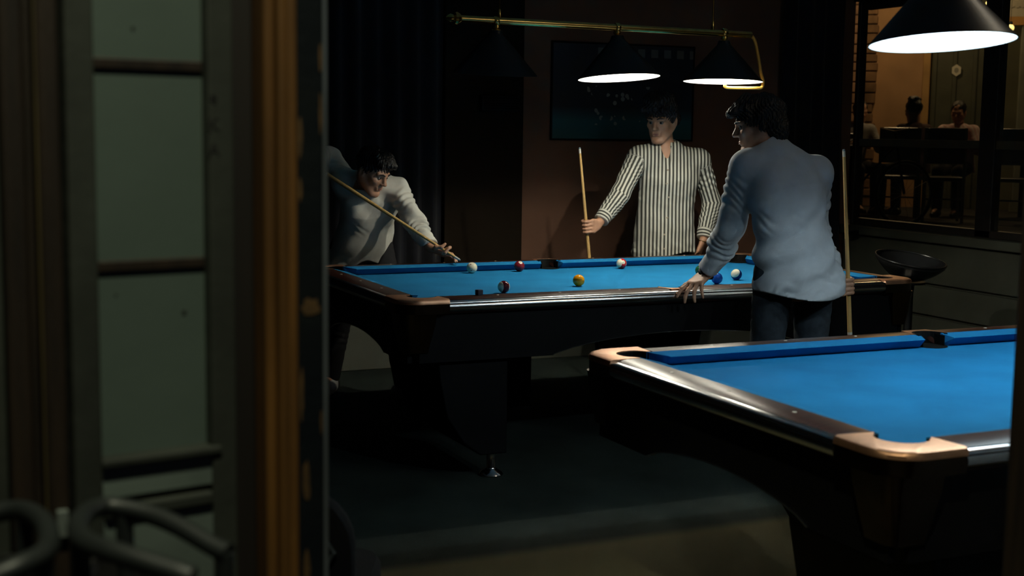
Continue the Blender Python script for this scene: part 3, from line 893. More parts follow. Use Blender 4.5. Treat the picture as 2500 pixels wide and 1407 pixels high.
def sdf_obj(S, name, mat, origin, parent=None, it=1, attr=None):
    V, F = S.mesh()
    if it: V = relax(V, F, it)
    me = bpy.data.meshes.new(name)
    W = (V - np.asarray(origin)).astype(np.float32)
    me.vertices.add(len(W)); me.vertices.foreach_set('co', W.ravel())
    me.loops.add(F.size); me.loops.foreach_set('vertex_index', F.ravel().astype(np.int32))
    me.polygons.add(len(F)); me.polygons.foreach_set('loop_start', np.arange(0, F.size, 4, dtype=np.int32))
    me.polygons.foreach_set('use_smooth', np.ones(len(F), bool))
    me.materials.append(mat)
    if attr is not None:
        at = me.attributes.new('stripe', 'FLOAT', 'POINT'); at.data.foreach_set('value', attr(V).astype(np.float32))
    me.update(); me.validate()
    o = bpy.data.objects.new(name, me); COL.objects.link(o)
    if parent: o.parent = parent
    else: o.location = tuple(float(q) for q in origin)
    return o, V


def frame(F, U):
    F = nrm(np.asarray(F, np.float32)); U = np.asarray(U, np.float32)
    U = nrm(U - F * (U @ F)); Sd = np.cross(F, U)
    return np.stack([Sd, F, U])


def head_sdf(S, c, fr_, k=.9):
    W = lambda x, y, z: c + k * (x * fr_[0] + y * fr_[1] + z * fr_[2])
    E = lambda p, r, kk=.02, op='u': S.ell(W(*p), np.array(r) * k, fr_, kk, op)
    Cn = lambda a, b, r1, r2, kk=.012: S.cone(W(*a), W(*b), r1 * k, r2 * k, kk)
    E((0, -.014, .030), (.077, .098, .092))
    E((0, .024, -.032), (.063, .070, .085))
    for s_ in (-1, 1):
        Cn((s_ * .056, -.005, -.045), (s_ * .022, .068, -.108), .024, .018, .025)
        E((s_ * .043, .058, -.022), (.020, .020, .018), .02)
        Cn((s_ * .012, .089, .016), (s_ * .046, .076, .018), .011, .009, .012)
    E((0, .078, -.108), (.020, .017, .018), .02)
    for s_ in (-1, 1): E((s_ * .031, .100, -.003), (.019, .018, .013), .012, 's')
    Cn((0, .086, .012), (0, .109, -.027), .0085, .0115, .010)
    E((0, .111, -.030), (.012, .010, .009), .006)
    for s_ in (-1, 1): E((s_ * .012, .100, -.034), (.008, .010, .007), .006)
    Cn((-.020, .086, -.062), (.020, .086, -.062), .0075, .0075, .008)
    Cn((-.017, .085, -.073), (.017, .085, -.073), .0085, .0085, .006)
    S.cone(W(-.024, .1, -.0672), W(.024, .1, -.0672), .0032 * k, .0032 * k, .003, op='s')
    for s_ in (-1, 1):
        E((s_ * .080, -.012, -.012), (.010, .021, .032), .010)
        E((s_ * .088, -.004, -.010), (.007, .010, .017), .006, 's')


def hand_sdf(S, w, d, n, side, curls, spread=6, thumb=None, sc=.95, kk=.005):
    """w wrist, d towards the knuckles, n out of the palm, side=+1/-1 picks the thumb side"""
    d = nrm(d); n = nrm(n - d * (n @ d)); l = np.cross(n, d) * side
    offs = (.032, .011, -.010, -.029); lens = ((.041, .025, .019), (.046, .028, .020), (.042, .026, .019), (.033, .020, .017)); base = (.082, .087, .083, .074)
    tips = []
    for i in range(4):
        m_ = w + sc * (d * base[i] + l * offs[i])
        S.cone(w + l * offs[i] * .55 * sc, m_, .0155 * sc, .0125 * sc, .014, n=n, sq=.95)
        a = R(spread * (1.5 - i)); dd = nrm(d * math.cos(a) + l * math.sin(a))
        ang = 0; p = m_
        for j in range(3):
            ang += R(curls[i][j])
            q = p + sc * lens[i][j] * (dd * math.cos(ang) + n * math.sin(ang))
            r1 = (.0098, .0086, .0078)[j] * sc; r2 = (.0086, .0078, .0066)[j] * sc
            if i == 3: r1 *= .87; r2 *= .87
            S.cone(p, q, r1, r2, kk)
            p = q
        tips.append(p)
    th = thumb or ((.75, .60, .15), (.45, .88, .1), (.25, .95, .1))
    p = w + sc * (d * .022 + l * .020)
    for j, (ln, r1, r2) in enumerate(((.042, .0155, .0115), (.031, .0112, .0098), (.025, .0098, .0078))):
        v = th[j]; q = p + sc * ln * nrm(l * v[0] + d * v[1] + n * v[2])
        S.cone(p, q, r1 * sc, r2 * sc, .008 if j else .014); p = q
    return tips


def chain(S, pts, r1, r2, k=.005):
    P_ = [np.asarray(p, np.float32) for p in pts]; m_ = len(P_) - 1
    for i in range(m_): S.cone(P_[i], P_[i + 1], r1 + (r2 - r1) * i / m_, r1 + (r2 - r1) * (i + 1) / m_, k)


def grip_sdf(S, wrist, c, axis, turn):
    """fist closed round a stick through c along axis; turn = +1/-1 wrap sense"""
    axis = nrm(axis); v = wrist - c; v = nrm(v - axis * (v @ axis)); w_ = np.cross(axis, v) * turn
    for i, s_ in enumerate((.033, .011, -.011, -.031)):
        kn = c + v * .034 + w_ * .022 + axis * s_
        S.cone(wrist + axis * s_ * .5, kn, .018, .0125, .014)
        P_ = [kn]
        for a in (85, 130, 175, 220, 262):
            rr_ = .0215
            P_.append(c + axis * (s_ * .96) + rr_ * (v * math.cos(R(a)) + w_ * math.sin(R(a))))
        chain(S, P_, .0098 if i < 3 else .0085, .0074, .004)
    P_ = [wrist * .6 + c * .4 - w_ * .010, c + v * .028 - w_ * .016 + axis * .022, c + v * .006 - w_ * .024 + axis * .034, c - v * .016 - w_ * .016 + axis * .034]
    chain(S, P_, .014, .0085, .010)


def person(spec):
    g = {k: (np.asarray(v, np.float32) if isinstance(v, tuple) and len(v) == 3 and not isinstance(v[0], tuple) else v) for k, v in spec.items()}
    Ft = g['face']; h = g.get('h', .0045); bw = g.get('bw', 1.0)
    ax_t = nrm(g['neck'] - g['pelvis']); Ft = nrm(Ft - ax_t * (Ft @ ax_t))
    hf = frame(g['hface'], g.get('hup', A(0, 0, 1))); hc = g['head']; hk = g.get('hk', .98)
    origin = np.array([(g['ankL'][0] + g['ankR'][0]) / 2, (g['ankL'][1] + g['ankR'][1]) / 2, g.get('ground', 0.0)], np.float32)
    wai = g.get('waist', g['pelvis'] * .55 + g['chest'] * .45)

    def torso(S, gr, k, wr=0, wf=60):
        S.cone(g['pelvis'], wai, (.155 + gr) * bw, (.150 + gr) * bw, k, Ft, .70, wr=wr * .5, wf=wf)
        S.cone(wai, g['chest'], (.150 + gr) * bw, (.165 + gr) * bw, k, Ft, .64, wr=wr, wf=wf)
        up_ = g['chest'] * .22 + g['neck'] * .78
        S.cone(g['chest'], up_, (.160 + gr) * bw, (.085 + gr) * bw, k, Ft, .72)
        for s_ in ('L', 'R'):
            S.cone(up_, g['sh' + s_] - ax_t * .012, .072 + gr, .056 + gr, k * 1.5)
            S.cone(g['chest'] * .75 + g['sh' + s_] * .25, g['sh' + s_] * .8 + g['chest'] * .2, .098 * bw + gr, .058 + gr, k * 1.5, Ft, .9)

    # body
    S = SDF(h)
    torso(S, -.012, .03)
    S.cone(g['neck'] - ax_t * .05, hc - hf[2] * .055 - hf[1] * .022, .062, .052, .025)
    for s_ in ('L', 'R'):
        S.cone(g['sh' + s_], g['el' + s_], .045, .038, .02); S.cone(g['el' + s_], g['wr' + s_], .038, .026, .012, wr=0)
        S.cone(g['hip' + s_], g['kn' + s_], .072, .052, .03); S.cone(g['kn' + s_], g['ank' + s_], .050, .036, .015)
        S.cone(g['ank' + s_], g['ank' + s_] + g['toe' + s_] * .14 - A(0, 0, .045), .034, .024, .02)
        hd = g.get('hand' + s_)
        if hd: hd(S)
    head_sdf(S, hc, hf, hk)
    body, _ = sdf_obj(S, 'person', skin, origin)
    tag(body, g['label'], 'person', g.get('group'))

    # hair
    if 'hair' in g:
        S = SDF(.0035 if h < .006 else h)
        Wd = lambda x, y, z: hc + hk * (x * hf[0] + y * hf[1] + z * hf[2])
        g['hair'](S, Wd, hf, hk)
        rs = np.random.RandomState(3)
        fr1 = hf * 1.0
        def strand(X, Y, Z):
            q = np.stack([X - hc[0], Y - hc[1], Z - hc[2]], 1) @ hf.T
            a = np.arctan2(q[:, 0], q[:, 1] + .02)
            return -.0030 * np.sin(a * 34 + 5 * np.sin(q[:, 2] * 60)) - .0022 * np.sin(a * 61 + q[:, 2] * 90) - .003 * np.sin(q[:, 2] * 70 + a * 5)
        S.warp(strand)
        sdf_obj(S, 'hair', hair_m, origin, body, 0)
    if g.get('detail', True):
        Wd = lambda x, y, z: tuple((hc + hk * (x * hf[0] + y * hf[1] + z * hf[2]) - origin).tolist())
        look = Vector(hf[1].tolist())
        for s_ in (-1, 1):
            e = sphere_mb(.0125 * hk, 16, 10).build('eye', eye_w, body, smooth=True); e.location = Wd(s_ * .031, .0755, -.002)
            ir = cap_mb(.0128 * hk, .006 * hk, 12).build('iris', iris_m, e, smooth=True)
            ir.rotation_mode = 'QUATERNION'; ir.rotation_quaternion = Vector((0, 0, 1)).rotation_difference(look)
            MB().tube([Wd(s_ * .013, .0985, .020), Wd(s_ * .030, .0955, .026), Wd(s_ * .050, .082, .021)], [.0038, .0045, .002], 8).build('eyebrow', hair_m, body, smooth=True)
        MB().tube([Wd(-.021, .0885, -.066), Wd(-.008, .0945, -.0645), Wd(.008, .0945, -.0645), Wd(.021, .0885, -.066)], [.002, .0035, .0035, .002], 8).build('upper_lip', lip_m, body, smooth=True)
        MB().tube([Wd(-.019, .0875, -.0695), Wd(0, .0945, -.0725), Wd(.019, .0875, -.0695)], [.002, .0042, .002], 8).build('lower_lip', lip_m, body, smooth=True)

    # trousers
    S = SDF(max(h, .007))
    S.cone(g['hipL'] * .6 + g['hipR'] * .4 + A(0, 0, .03), g['hipR'] * .6 + g['hipL'] * .4 + A(0, 0, .03), .112 * bw, .112 * bw, .03, Ft, .85)
    for s_ in ('L', 'R'):
        S.cone(g['hip' + s_], g['kn' + s_], .084 * bw, .070, .03, wr=.002, wf=50); S.cone(g['kn' + s_], g['ank' + s_] + A(0, 0, .02), .071, .058, .02, wr=.003, wf=60)
    for s_ in ('L', 'R'): S.plane(g['ank' + s_] - A(0, 0, .03), A(0, 0, -1), g['ank' + s_], .14)
    sdf_obj(S, 'trousers', g['tmat'], origin, body)
    # shoes
    for s_ in ('L', 'R'):
        an, to = g['ank' + s_], nrm(g['toe' + s_] * A(1, 1, 0)); gz = g.get('ground', 0.0)
        S = SDF(max(h, .006))
        p0 = A(an[0], an[1], gz + .045) - to * .045; p1 = A(an[0], an[1], gz + .030) + to * .17
        S.cone(p0, p0 + to * .10, .042, .046, .02); S.cone(p0 + to * .1, p1, .044, .030, .02); S.cone(A(*an) + A(0, 0, -.005), p0 + to * .03, .046, .044, .02)
        S.plane(A(an[0], an[1], gz + .002), A(0, 0, -1))
        S.plane(A(*an) + A(0, 0, .02), A(0, 0, 1))
        sdf_obj(S, 'shoe', g['smat'], origin, body)

    # shirt
    S = SDF(max(h, .0048))
    wr = g.get('wr', .004); sl = g.get('sl', 1.0)
    torso(S, .010, .03, wr * .7, 55)
    hz = g['hem']
    low = g['pelvis'] - ax_t * .16
    S.cone(low, g['pelvis'], (.186 * g.get('flare', 1.0)) * bw, .180 * bw, .03, Ft, .80, wr=wr * .6, wf=50)
    S.cone(g['neck'] - ax_t * .02, g['neck'] * .45 + (hc - hf[2] * .06 - hf[1] * .02) * .55, .072, .064, .015)
    for s_ in ('L', 'R'):
        S.cone(g['sh' + s_], g['el' + s_], .064 * sl, .057 * sl, .03, wr=wr, wf=75); S.cone(g['el' + s_], g['wr' + s_], .057 * sl, .045 * sl, .02, wr=wr * 1.2, wf=95)
        d_ = nrm(g['wr' + s_] - g['el' + s_])
        S.cone(g['wr' + s_] - d_ * .062, g['wr' + s_] - d_ * .002, .0465 * sl, .0455 * sl, .004)
    fold = g.get('folds')
    if fold: S.warp(fold)
    for s_ in ('L', 'R'):
        d_ = nrm(g['wr' + s_] - g['el' + s_])
        S.plane(g['wr' + s_] - d_ * .012, d_, g['wr' + s_], .075)
    S.plane(g['hem'], g.get('hemn', A(0, 0, -1)), wave=g.get('hemwave'))
    nk = nrm((hc - hf[2] * .06 - hf[1] * .02) - g['neck'])
    S.plane(g['neck'] + nk * g.get('collar', .040), nk, g['neck'] + nk * (.035 + g.get('cutr', .09)), g.get('cutr', .09))
    if 'vneck' in g:
        a, b, r1, r2 = g['vneck']
        S.cone(a, b, r1, r2, .004, op='s')
    shirt, SV = sdf_obj(S, 'shirt', g['cmat'], origin, body, attr=g.get('attr'))
    return body, shirt, SV, origin


# ---- striped fabric
stripe_m = bpy.data.materials.new('striped_cotton'); stripe_m.use_nodes = True
nt = stripe_m.node_tree; sb = nt.nodes['Principled BSDF']; sb.inputs['Roughness'].default_value = .85
at = nt.nodes.new('ShaderNodeAttribute'); at.attribute_name = 'stripe'
v1 = _math('SINE', _math('MULTIPLY', at.outputs['Fac'], 2 * math.pi / .0222))
v2 = _math('MULTIPLY_ADD', v1, 3.2, .5)
cl = nt.nodes.new('ShaderNodeClamp'); nt.links.new(v2, cl.inputs[0])
mx = nt.nodes.new('ShaderNodeMixRGB'); nt.links.new(cl.outputs[0], mx.inputs[0])
mx.inputs[1].default_value = (.045, .048, .040, 1); mx.inputs[2].default_value = (.66, .66, .58, 1)
nt.links.new(mx.outputs[0], sb.inputs['Base Color'])


def hair_full(S, W, f, k):
    S.ell(W(0, -.018, .045), np.array((.088, .106, .092)) * k, f, .02)
    S.ell(W(0, .022, .112), np.array((.086, .084, .062)) * k, f, .03)
    for x in (-.05, -.02, .015, .045): S.cone(W(x, .02, .115), W(x * 1.2 + .012, .092, .078), .030 * k, .016 * k, .015)
    for s_ in (-1, 1): S.cone(W(s_ * .076, -.01, .035), W(s_ * .074, .012, -.012), .018 * k, .010 * k, .012)
    S.cone(W(-.05, -.085, -.02), W(.05, -.085, -.02), .034 * k, .034 * k, .03)
    S.cone(W(0, .16, .000), W(0, .115, -.03), .062 * k, .055 * k, .008, op='s')


def hair_long(S, W, f, k):
    S.ell(W(0, -.024, .042), np.array((.092, .114, .094)) * k, f, .02)
    S.ell(W(0, -.06, -.025), np.array((.080, .070, .070)) * k, f, .03)
    for x in (-.05, -.015, .02, .05): S.cone(W(x, .03, .112), W(x * 1.3 + .008, .108, .072), .032 * k, .018 * k, .015)
    for s_ in (-1, 1):
        S.cone(W(s_ * .080, -.02, .04), W(s_ * .080, -.01, -.022), .022 * k, .018 * k, .015)
        S.cone(W(s_ * .072, .035, .065), W(s_ * .074, .045, .020), .020 * k, .010 * k, .012)
    S.cone(W(-.045, -.085, -.07), W(.045, -.085, -.07), .034 * k, .034 * k, .03)
    S.cone(W(0, .165, -.005), W(0, .125, -.05), .062 * k, .055 * k, .008, op='s')


def hair_short(S, W, f, k):
    S.ell(W(0, -.018, .038), np.array((.084, .103, .092)) * k, f, .02)
    for x in (-.05, -.02, .015, .05): S.cone(W(x, .03, .100), W(x * 1.1, .082, .072), .026 * k, .017 * k, .015)
    for s_ in (-1, 1): S.cone(W(s_ * .074, .0, .035), W(s_ * .073, .012, -.005), .014 * k, .008 * k, .012)
    S.cone(W(0, .165, .004), W(0, .12, -.03), .064 * k, .058 * k, .008, op='s')


# ---- player in the pale blue shirt, back to the camera, leaning on the far table
wc = np.asarray(WH_TIP + (WH_BUTT - WH_TIP).normalized() * .638, np.float32)
waxis = np.asarray((WH_TIP - WH_BUTT).normalized(), np.float32)
def wfold(X, Y, Z):
    u_ = (X - .33) * .62 + (Z - 1.0) * .78
    lowz = np.clip((1.22 - Z) / .3, 0, 1)
    return -.0110 * lowz * np.sin((X - .33) * 34 - (Z - .8) * 42 + 2 * np.sin(X * 9 + Z * 7)) - .002 * np.sin(X * 55 - Z * 30 + 3 * np.sin(Z * 14))
person(dict(label='person in a pale blue shirt leaning one hand on the table, back turned', group='players at the far table',
            pelvis=(.375, -1.075, .93), chest=(.335, -1.045, 1.245), neck=(.300, -.975, 1.435), face=(-.18, .98, 0),
            head=(.258, -.918, 1.552), hface=(-.86, .49, -.20), hup=(-.12, .15, 1),
            shL=(.165, -.975, 1.372), shR=(.508, -1.025, 1.345), sl=1.12, elL=(.138, -.905, 1.085), elR=(.615, -.880, 1.09),
            wrL=(.104, -.790, .880), wrR=(.700, -.920, .868),
            handL=lambda S: hand_sdf(S, A(.100, -.782, .872), A(-.80, -.30, -.40), A(-.25, -.15, -.95), 1,
                                     ((8, 16, 14), (18, 24, 16), (26, 30, 16), (34, 30, 14)), 13, ((.72, .62, .25), (.45, .85, .12), (.30, .95, .10)), sc=1.06),
            handR=lambda S: grip_sdf(S, A(.715, -.928, .836), wc, waxis, 1),
            hipL=(.270, -1.07, .90), hipR=(.475, -1.08, .90), knL=(.262, -1.03, .50), knR=(.480, -1.07, .50), ankL=(.26, -1.08, .09), ankR=(.49, -1.11, .09),
            toeL=(-.1, .99, 0), toeR=(.15, .98, 0), tmat=denim, smat=shoe_b, cmat=shirt_b, hair=hair_long, bw=1.12, flare=1.10,
            hem=(.37, -1.08, .808), hemwave=lambda X, Y, Z: .030 * ((X - .37) / .2) ** 2 - .012, folds=wfold, wr=.0055, collar=.036))

# wrist watch
def torus(name, c, axis, rad, r, mat, parent, origin):
    c = Vector(c); axis = Vector(axis).normalized(); a = axis.orthogonal().normalized(); b = axis.cross(a)
    pts = [tuple(c + (a * math.cos(2 * math.pi * j / 28) + b * math.sin(2 * math.pi * j / 28)) * rad - Vector(origin)) for j in range(29)]
    return MB().tube(pts, r, 8).build(name, mat, parent, smooth=True)
wman = [o for o in COL.objects if o.name.startswith('person')][-1]
wo = tuple(wman.location)
wt = torus('watch_strap', (.098, -.780, .872), (-.2, .5, -.85), .032, .0075, black_rub, wman, wo)
wt2 = MB().lathe([(.018, 0), (.019, .004), (.018, .009), (.015, .010)], 24).build('watch_case', black_lam, wman, smooth=True)
wt2.location = (.075 - wo[0], -.800 - wo[1], .886 - wo[2]); wt2.rotation_euler = (R(35), R(-38), 0)

# ---- player in the striped shirt, facing the camera
sc_ = np.asarray(ST_TIP + (ST_BUTT - ST_TIP).normalized() * .462, np.float32); saxis = np.asarray((ST_TIP - ST_BUTT).normalized(), np.float32)
sp = dict(label='person in a black and white striped shirt holding an upright cue', group='players at the far table',
          pelvis=(1.00, 1.09, .92), chest=(1.005, 1.07, 1.225), neck=(.968, 1.065, 1.425), face=(-.42, -.90, 0),
          hk=1.05, head=(.925, 1.035, 1.590), hface=(-.78, -.60, -.24), hup=(-.05, -.05, 1),
          shR=(.815, 1.105, 1.365), shL=(1.205, 1.045, 1.350), elR=(.640, 1.02, 1.130), elL=(1.325, 1.075, 1.085),
          wrR=(.480, .955, .985), wrL=(1.225, 1.00, .862),
          handR=lambda S: grip_sdf(S, A(.462, .950, .972), sc_, saxis, -1),
          handL=lambda S: hand_sdf(S, A(1.220, .995, .858), A(-.35, .05, -.93), A(-.6, .75, .2), -1, ((20, 25, 15),) * 4, 4),
          hipL=(1.08, 1.10, .90), hipR=(.925, 1.12, .90), knL=(1.11, 1.09, .50), knR=(.89, 1.12, .50), ankL=(1.12, 1.13, .09), ankR=(.88, 1.16, .09),
          toeL=(.1, -.99, 0), toeR=(-.5, -.86, 0), tmat=denim, smat=shoe_b, cmat=stripe_m, hair=hair_full, bw=1.02, flare=1.10,
          hem=(1.0, 1.08, .775), hemwave=lambda X, Y, Z: .022 * np.sin((X - 1.0) * 14 + .5), wr=.0045, collar=.026,
          vneck=(A(.928, .978, 1.470), A(.944, .972, 1.325), .058, .014),
          folds=lambda X, Y, Z: -.0030 * np.sin(X * 46 + 2.5 * np.sin(Z * 8 + X * 5)) * np.clip((1.25 - Z) / .3, .1, 1) - .0018 * np.sin(Z * 60 + 3 * np.sin(X * 20)))
def s_attr(V):
    lat = np.array((.906, -.423, 0.0))
    out = (V - np.array(sp['chest'])) @ lat
    def seg(a, b):
        a = np.array(a); b = np.array(b); ab = b - a
        t = np.clip(((V - a) @ ab) / (ab @ ab), 0, 1); q = V - a - t[:, None] * ab
        return t, q, np.linalg.norm(q, axis=1), ab
    for s_ in ('L', 'R'):
        sh, el, wr_ = sp['sh' + s_], sp['el' + s_], sp['wr' + s_]
        t1, q1, d1, ab1 = seg(sh, el); t2, q2, d2, ab2 = seg(el, wr_)
        sgn = 1 if s_ == 'L' else -1
        rel = (V - np.array(sp['chest'])) @ lat * sgn
        arm = ((d1 < .085) & (t1 > .12) & (rel > .165)) | ((d2 < .07) & (rel > .16) & (t2 > 0))
        use2 = d2 < d1
        bk = np.array((.42, .90, 0.0))
        for msk, q, ab, t in ((arm & ~use2, q1, ab1, t1), (arm & use2, q2, ab2, t2)):
            ax_ = ab / np.linalg.norm(ab); e1 = -bk + ax_ * (bk @ ax_); e1 /= np.linalg.norm(e1); e2 = np.cross(ax_, e1)
            an = np.arctan2(q @ e2, q @ e1)
            out[msk] = (an * .055)[msk]
        cuff = arm & use2 & (t2 > 1 - .065 / np.linalg.norm(ab2)) & (d2 < .055)
        w_ = (V - np.array(wr_)) @ (ab2 / np.linalg.norm(ab2))
        out[cuff] = w_[cuff] * 1.05
    return out
sp['attr'] = s_attr
body_s, shirt_s, SV, so = person(sp)
# buttons and placket down the shirt front
fx = np.array((-.42, -.90, 0.0)); lat = np.array((.906, -.423, 0.0)); btn = M('shirt_button', (.35, .30, .22), .4)
for z in (1.30, 1.215, 1.115, 1.015, .915, .83):
    q = SV - np.array((1.005, 1.07, z))
    m_ = (np.abs(q[:, 2]) < .012) & (np.abs(q @ lat + .018) < .012)
    if not m_.any(): continue
    p = SV[m_][np.argmax(q[m_] @ fx)] + fx * .001 - so
    b_ = MB().lathe([(.0052, 0), (.0056, .0012), (.0045, .0024), (.001, .0018)], 12).build('button', btn, shirt_s, smooth=True)
    b_.location = tuple(float(x) for x in p); b_.rotation_mode = 'QUATERNION'; b_.rotation_quaternion = Vector((0, 0, 1)).rotation_difference(Vector(fx))
def collar_band(name, c, axis, front, r0, r1, hgt, gap, mat, parent, origin, tilt=0):
    ax_ = Vector(axis).normalized(); fr_ = Vector(front); fr_ = (fr_ - ax_ * fr_.dot(ax_)).normalized(); sd_ = ax_.cross(fr_)
    n = 40; inn, out, ang = [[], []], [[], []], []
    for j in range(n + 1):
        a = R(gap + (360 - 2 * gap) * j / n); d_ = fr_ * math.cos(a) + sd_ * math.sin(a)
        drop = max(0, math.cos(a)) * tilt
        for k, (r_, z_) in enumerate(((r0, 0), (r1, hgt))):
            b_ = Vector(c) - Vector(origin) + ax_ * (z_ - drop)
            inn[k].append(tuple(b_ + d_ * (r_ - .003))); out[k].append(tuple(b_ + d_ * r_))
        ang.append(a * .07)
    mb = MB().loft([out[0], out[1], inn[1], inn[0], out[0]], cap=False, closed=False)
    o = mb.build(name, mat, parent, smooth=True)
    at_ = o.data.attributes.new('stripe', 'FLOAT', 'POINT'); at_.data.foreach_set('value', ang * 5)
    return o


w_shirt = [c for c in wman.children if c.name.startswith('shirt')][0]
collar_band('collar', (.297, -.966, 1.440), (-.30, .30, 1), (-.18, .98, 0), .073, .068, .034, 20, shirt_b, w_shirt, wo)
collar_band('collar', (.966, 1.063, 1.415), (-.12, -.12, 1), (-.42, -.90, 0), .076, .070, .048, 26, stripe_m, shirt_s, tuple(so.tolist()), .028)
torus('bracelet', (1.219, .995, .852), (-.3, 0, -.95), .030, .0028, brass, body_s, tuple(so.tolist()))

# ---- player bending over his shot
hs = lambda s_: np.asarray(SH_TIP + (SH_BUTT - SH_TIP).normalized() * s_, np.float32)
hax = np.asarray((SH_BUTT - SH_TIP).normalized(), np.float32)
def bridge(S):
    w_ = A(-.652, .752, .882); c = hs(.085)
    kn = [A(-.618, .672, .868), A(-.598, .690, .862), A(-.590, .710, .852), A(-.592, .728, .842)]
    for q in kn: S.cone(w_, q, .019, .0125, .014)
    sd = nrm(np.cross(hax, A(0, 0, 1))); u2 = np.cross(sd, hax)
    if sd @ A(-.5, -.8, 0) < 0: sd = -sd
    if u2[2] < 0: u2 = -u2
    # index loops over the cue
    chain(S, [kn[0], c + u2 * .026 - sd * .014, c + u2 * .024 + sd * .008, c + sd * .023 - u2 * .004, c + sd * .008 - u2 * .021 + hax * .012], .0098, .0075, .004)
    # thumb rises beside the cue
    chain(S, [w_ * .6 + kn[0] * .4, hs(.145) + sd * .020 - u2 * .006, hs(.118) + sd * .022 + u2 * .010, hs(.112) + sd * .014 + u2 * .034], .013, .0082, .008)
    # other fingers spread down on the rail
    chain(S, [kn[1], A(-.570, .655, .852), A(-.560, .635, .828), A(-.566, .622, .812)], .0096, .0074, .004)
    chain(S, [kn[2], A(-.556, .685, .846), A(-.542, .664, .826), A(-.545, .648, .812)], .0094, .0072, .004)
    chain(S, [kn[3], A(-.558, .715, .838), A(-.540, .702, .822), A(-.536, .690, .811)], .0084, .0066, .004)
rg_c = hs(.98)
person(dict(label='person in a white shirt bending low to aim his shot', group='players at the far table',
            pelvis=(-.872, 1.260, .86), chest=(-.858, 1.155, 1.085), neck=(-.862, 1.085, 1.225), face=(.42, -.80, -.42),
            head=(-.902, .985, 1.287), hface=(.50, -.74, -.50), hup=(.18, -.30, .9),
            shL=(-.745, 1.045, 1.180), shR=(-1.005, 1.160, 1.215), elL=(-.690, .905, 1.010), elR=(-1.035, 1.335, 1.345),
            wrL=(-.652, .752, .882), wrR=tuple((rg_c + A(-.02, .055, .045)).tolist()), handL=bridge,
            handR=lambda S: grip_sdf(S, rg_c + A(-.015, .045, .035), rg_c, hax, 1),
            hipL=(-.785, 1.24, .84), hipR=(-.965, 1.28, .84), knL=(-.730, 1.12, .46), knR=(-1.000, 1.27, .46), ankL=(-.705, 1.02, .09), ankR=(-1.03, 1.36, .09),
            toeL=(.45, -.89, 0), toeR=(-.55, -.83, 0), tmat=blk_cloth, smat=shoe_w, cmat=shirt_w, hair=hair_short, bw=1.05, flare=1.12,
            hem=(-.86, 1.2, .755), hemn=(.25, -.18, -1), hemwave=lambda X, Y, Z: .02 * np.sin(X * 26), wr=.006, collar=.042, cutr=.062,
            folds=lambda X, Y, Z: -.0048 * np.sin(X * 30 + Z * 26 + 2.4 * np.sin(Z * 10 + X * 6)) - .002 * np.sin(X * 70 - Z * 40)))

h_man = [o for o in COL.objects if o.name.startswith('person')][-1]
h_shirt = [c for c in h_man.children if c.name.startswith('shirt')][0]
collar_band('collar', (-.868, 1.070, 1.232), (-.20, -.62, .62), (.42, -.80, -.42), .072, .074, .040, 22, shirt_w, h_shirt, tuple(h_man.location), .02)

# ================================================================== street side: door frames and facade
SZ = .18           # street level lies a step above the hall floor
tag(box('pavement_1', -9, 6, -11, FY - .10, -.12, SZ, street_m), kind='structure')
wf = empty('wall_front'); tag(wf, kind='structure')
box('pier', -4.4, -3.30, FY - .10, FY + .10, 0, 3.2, plaster_m, wf)
box('pier', -1.20, WX + .2, FY - .10, FY + .10, 0, 3.2, plaster_m, wf)
box('lintel', -3.30, -1.20, FY - .10, FY + .10, 2.75, 3.2, plaster_m, wf)
box('threshold', -3.30, -1.20, FY - .10, FY + .10, -.10, .16, dwood, wf, .006)

# fixed wooden frame at the far left, with mouldings
t1 = empty('trim_1'); tag(t1, kind='structure')
box('frame_board', -3.30, -3.1235, FY - .03, FY + .06, .16, 2.75, gstile, t1, .003)
box('moulding', -3.1225, -3.0965, FY - .055, FY + .06, .16, 2.75, dwood, t1, .004)
box('moulding', -3.0955, -3.0855, FY - .040, FY + .06, .16, 2.75, dwood, t1, .003)
box('bead', -3.0850, -3.0815, FY - .062, FY - .02, .16, 2.75, M('dull_olive_bead', (.045, .032, .010), .6, var=.3, scale=6), t1, .001)
box('moulding', -3.0805, -3.0560, FY - .050, FY + .06, .16, 2.75, dwood, t1, .004)
box('latch_plate', -3.072, -3.058, FY - .058, FY - .049, 1.005, 1.04, white_box, t1, .002)

# narrow glazed leaf standing slightly ajar
d1 = empty('door_1', (-3.053, -4.240, 0), R(10.8)); tag(d1, kind='structure')
LW, PX0, PX1 = .212, .0345, .178
box('stile', 0, PX0, -.020, .020, .20, 2.70, gstile, d1, .003)
box('stile', PX1, LW, -.020, .020, .20, 2.70, gstile, d1, .003)
mz = [1.0975, 1.336, 1.5845, 1.833, 2.082, 2.331, 2.58]
for k, z in enumerate(mz[1:]):
    box('muntin', PX0, PX1, -.003, .014, z - .007, z + .007, dwood, d1, .002)
for k in range(len(mz) - 1):
    pn = box('pane', PX0, PX1, .001, .005, mz[k] + (.007 if k else .0), mz[k + 1] - .007, frost, d1)
for x, z, r in ((.090, 1.628, .0022), (.150, 1.272, .003), (.062, 1.30, .0015)):
    pf = MB().lathe([(r * (1 + .2 * math.sin(5 * i)) if i else .0002, 0.0) for i in range(2)] + [(r, .0006), (.0002, .0006)], 10).build('paint_fleck', dirt_m, d1)
    pf.location = (x, .0008, z); pf.rotation_euler = (R(90), 0, 0)
box('glazing_ledge', PX0 - .002, PX1 + .012, -.024, .020, 1.086, 1.0975, gstile, d1, .003)
box('lower_panel', PX0, PX1, -.016, .006, 1.047, 1.086, M('pale_grey_green_panel', (.11, .14, .125), .6, var=.2, scale=8), d1)
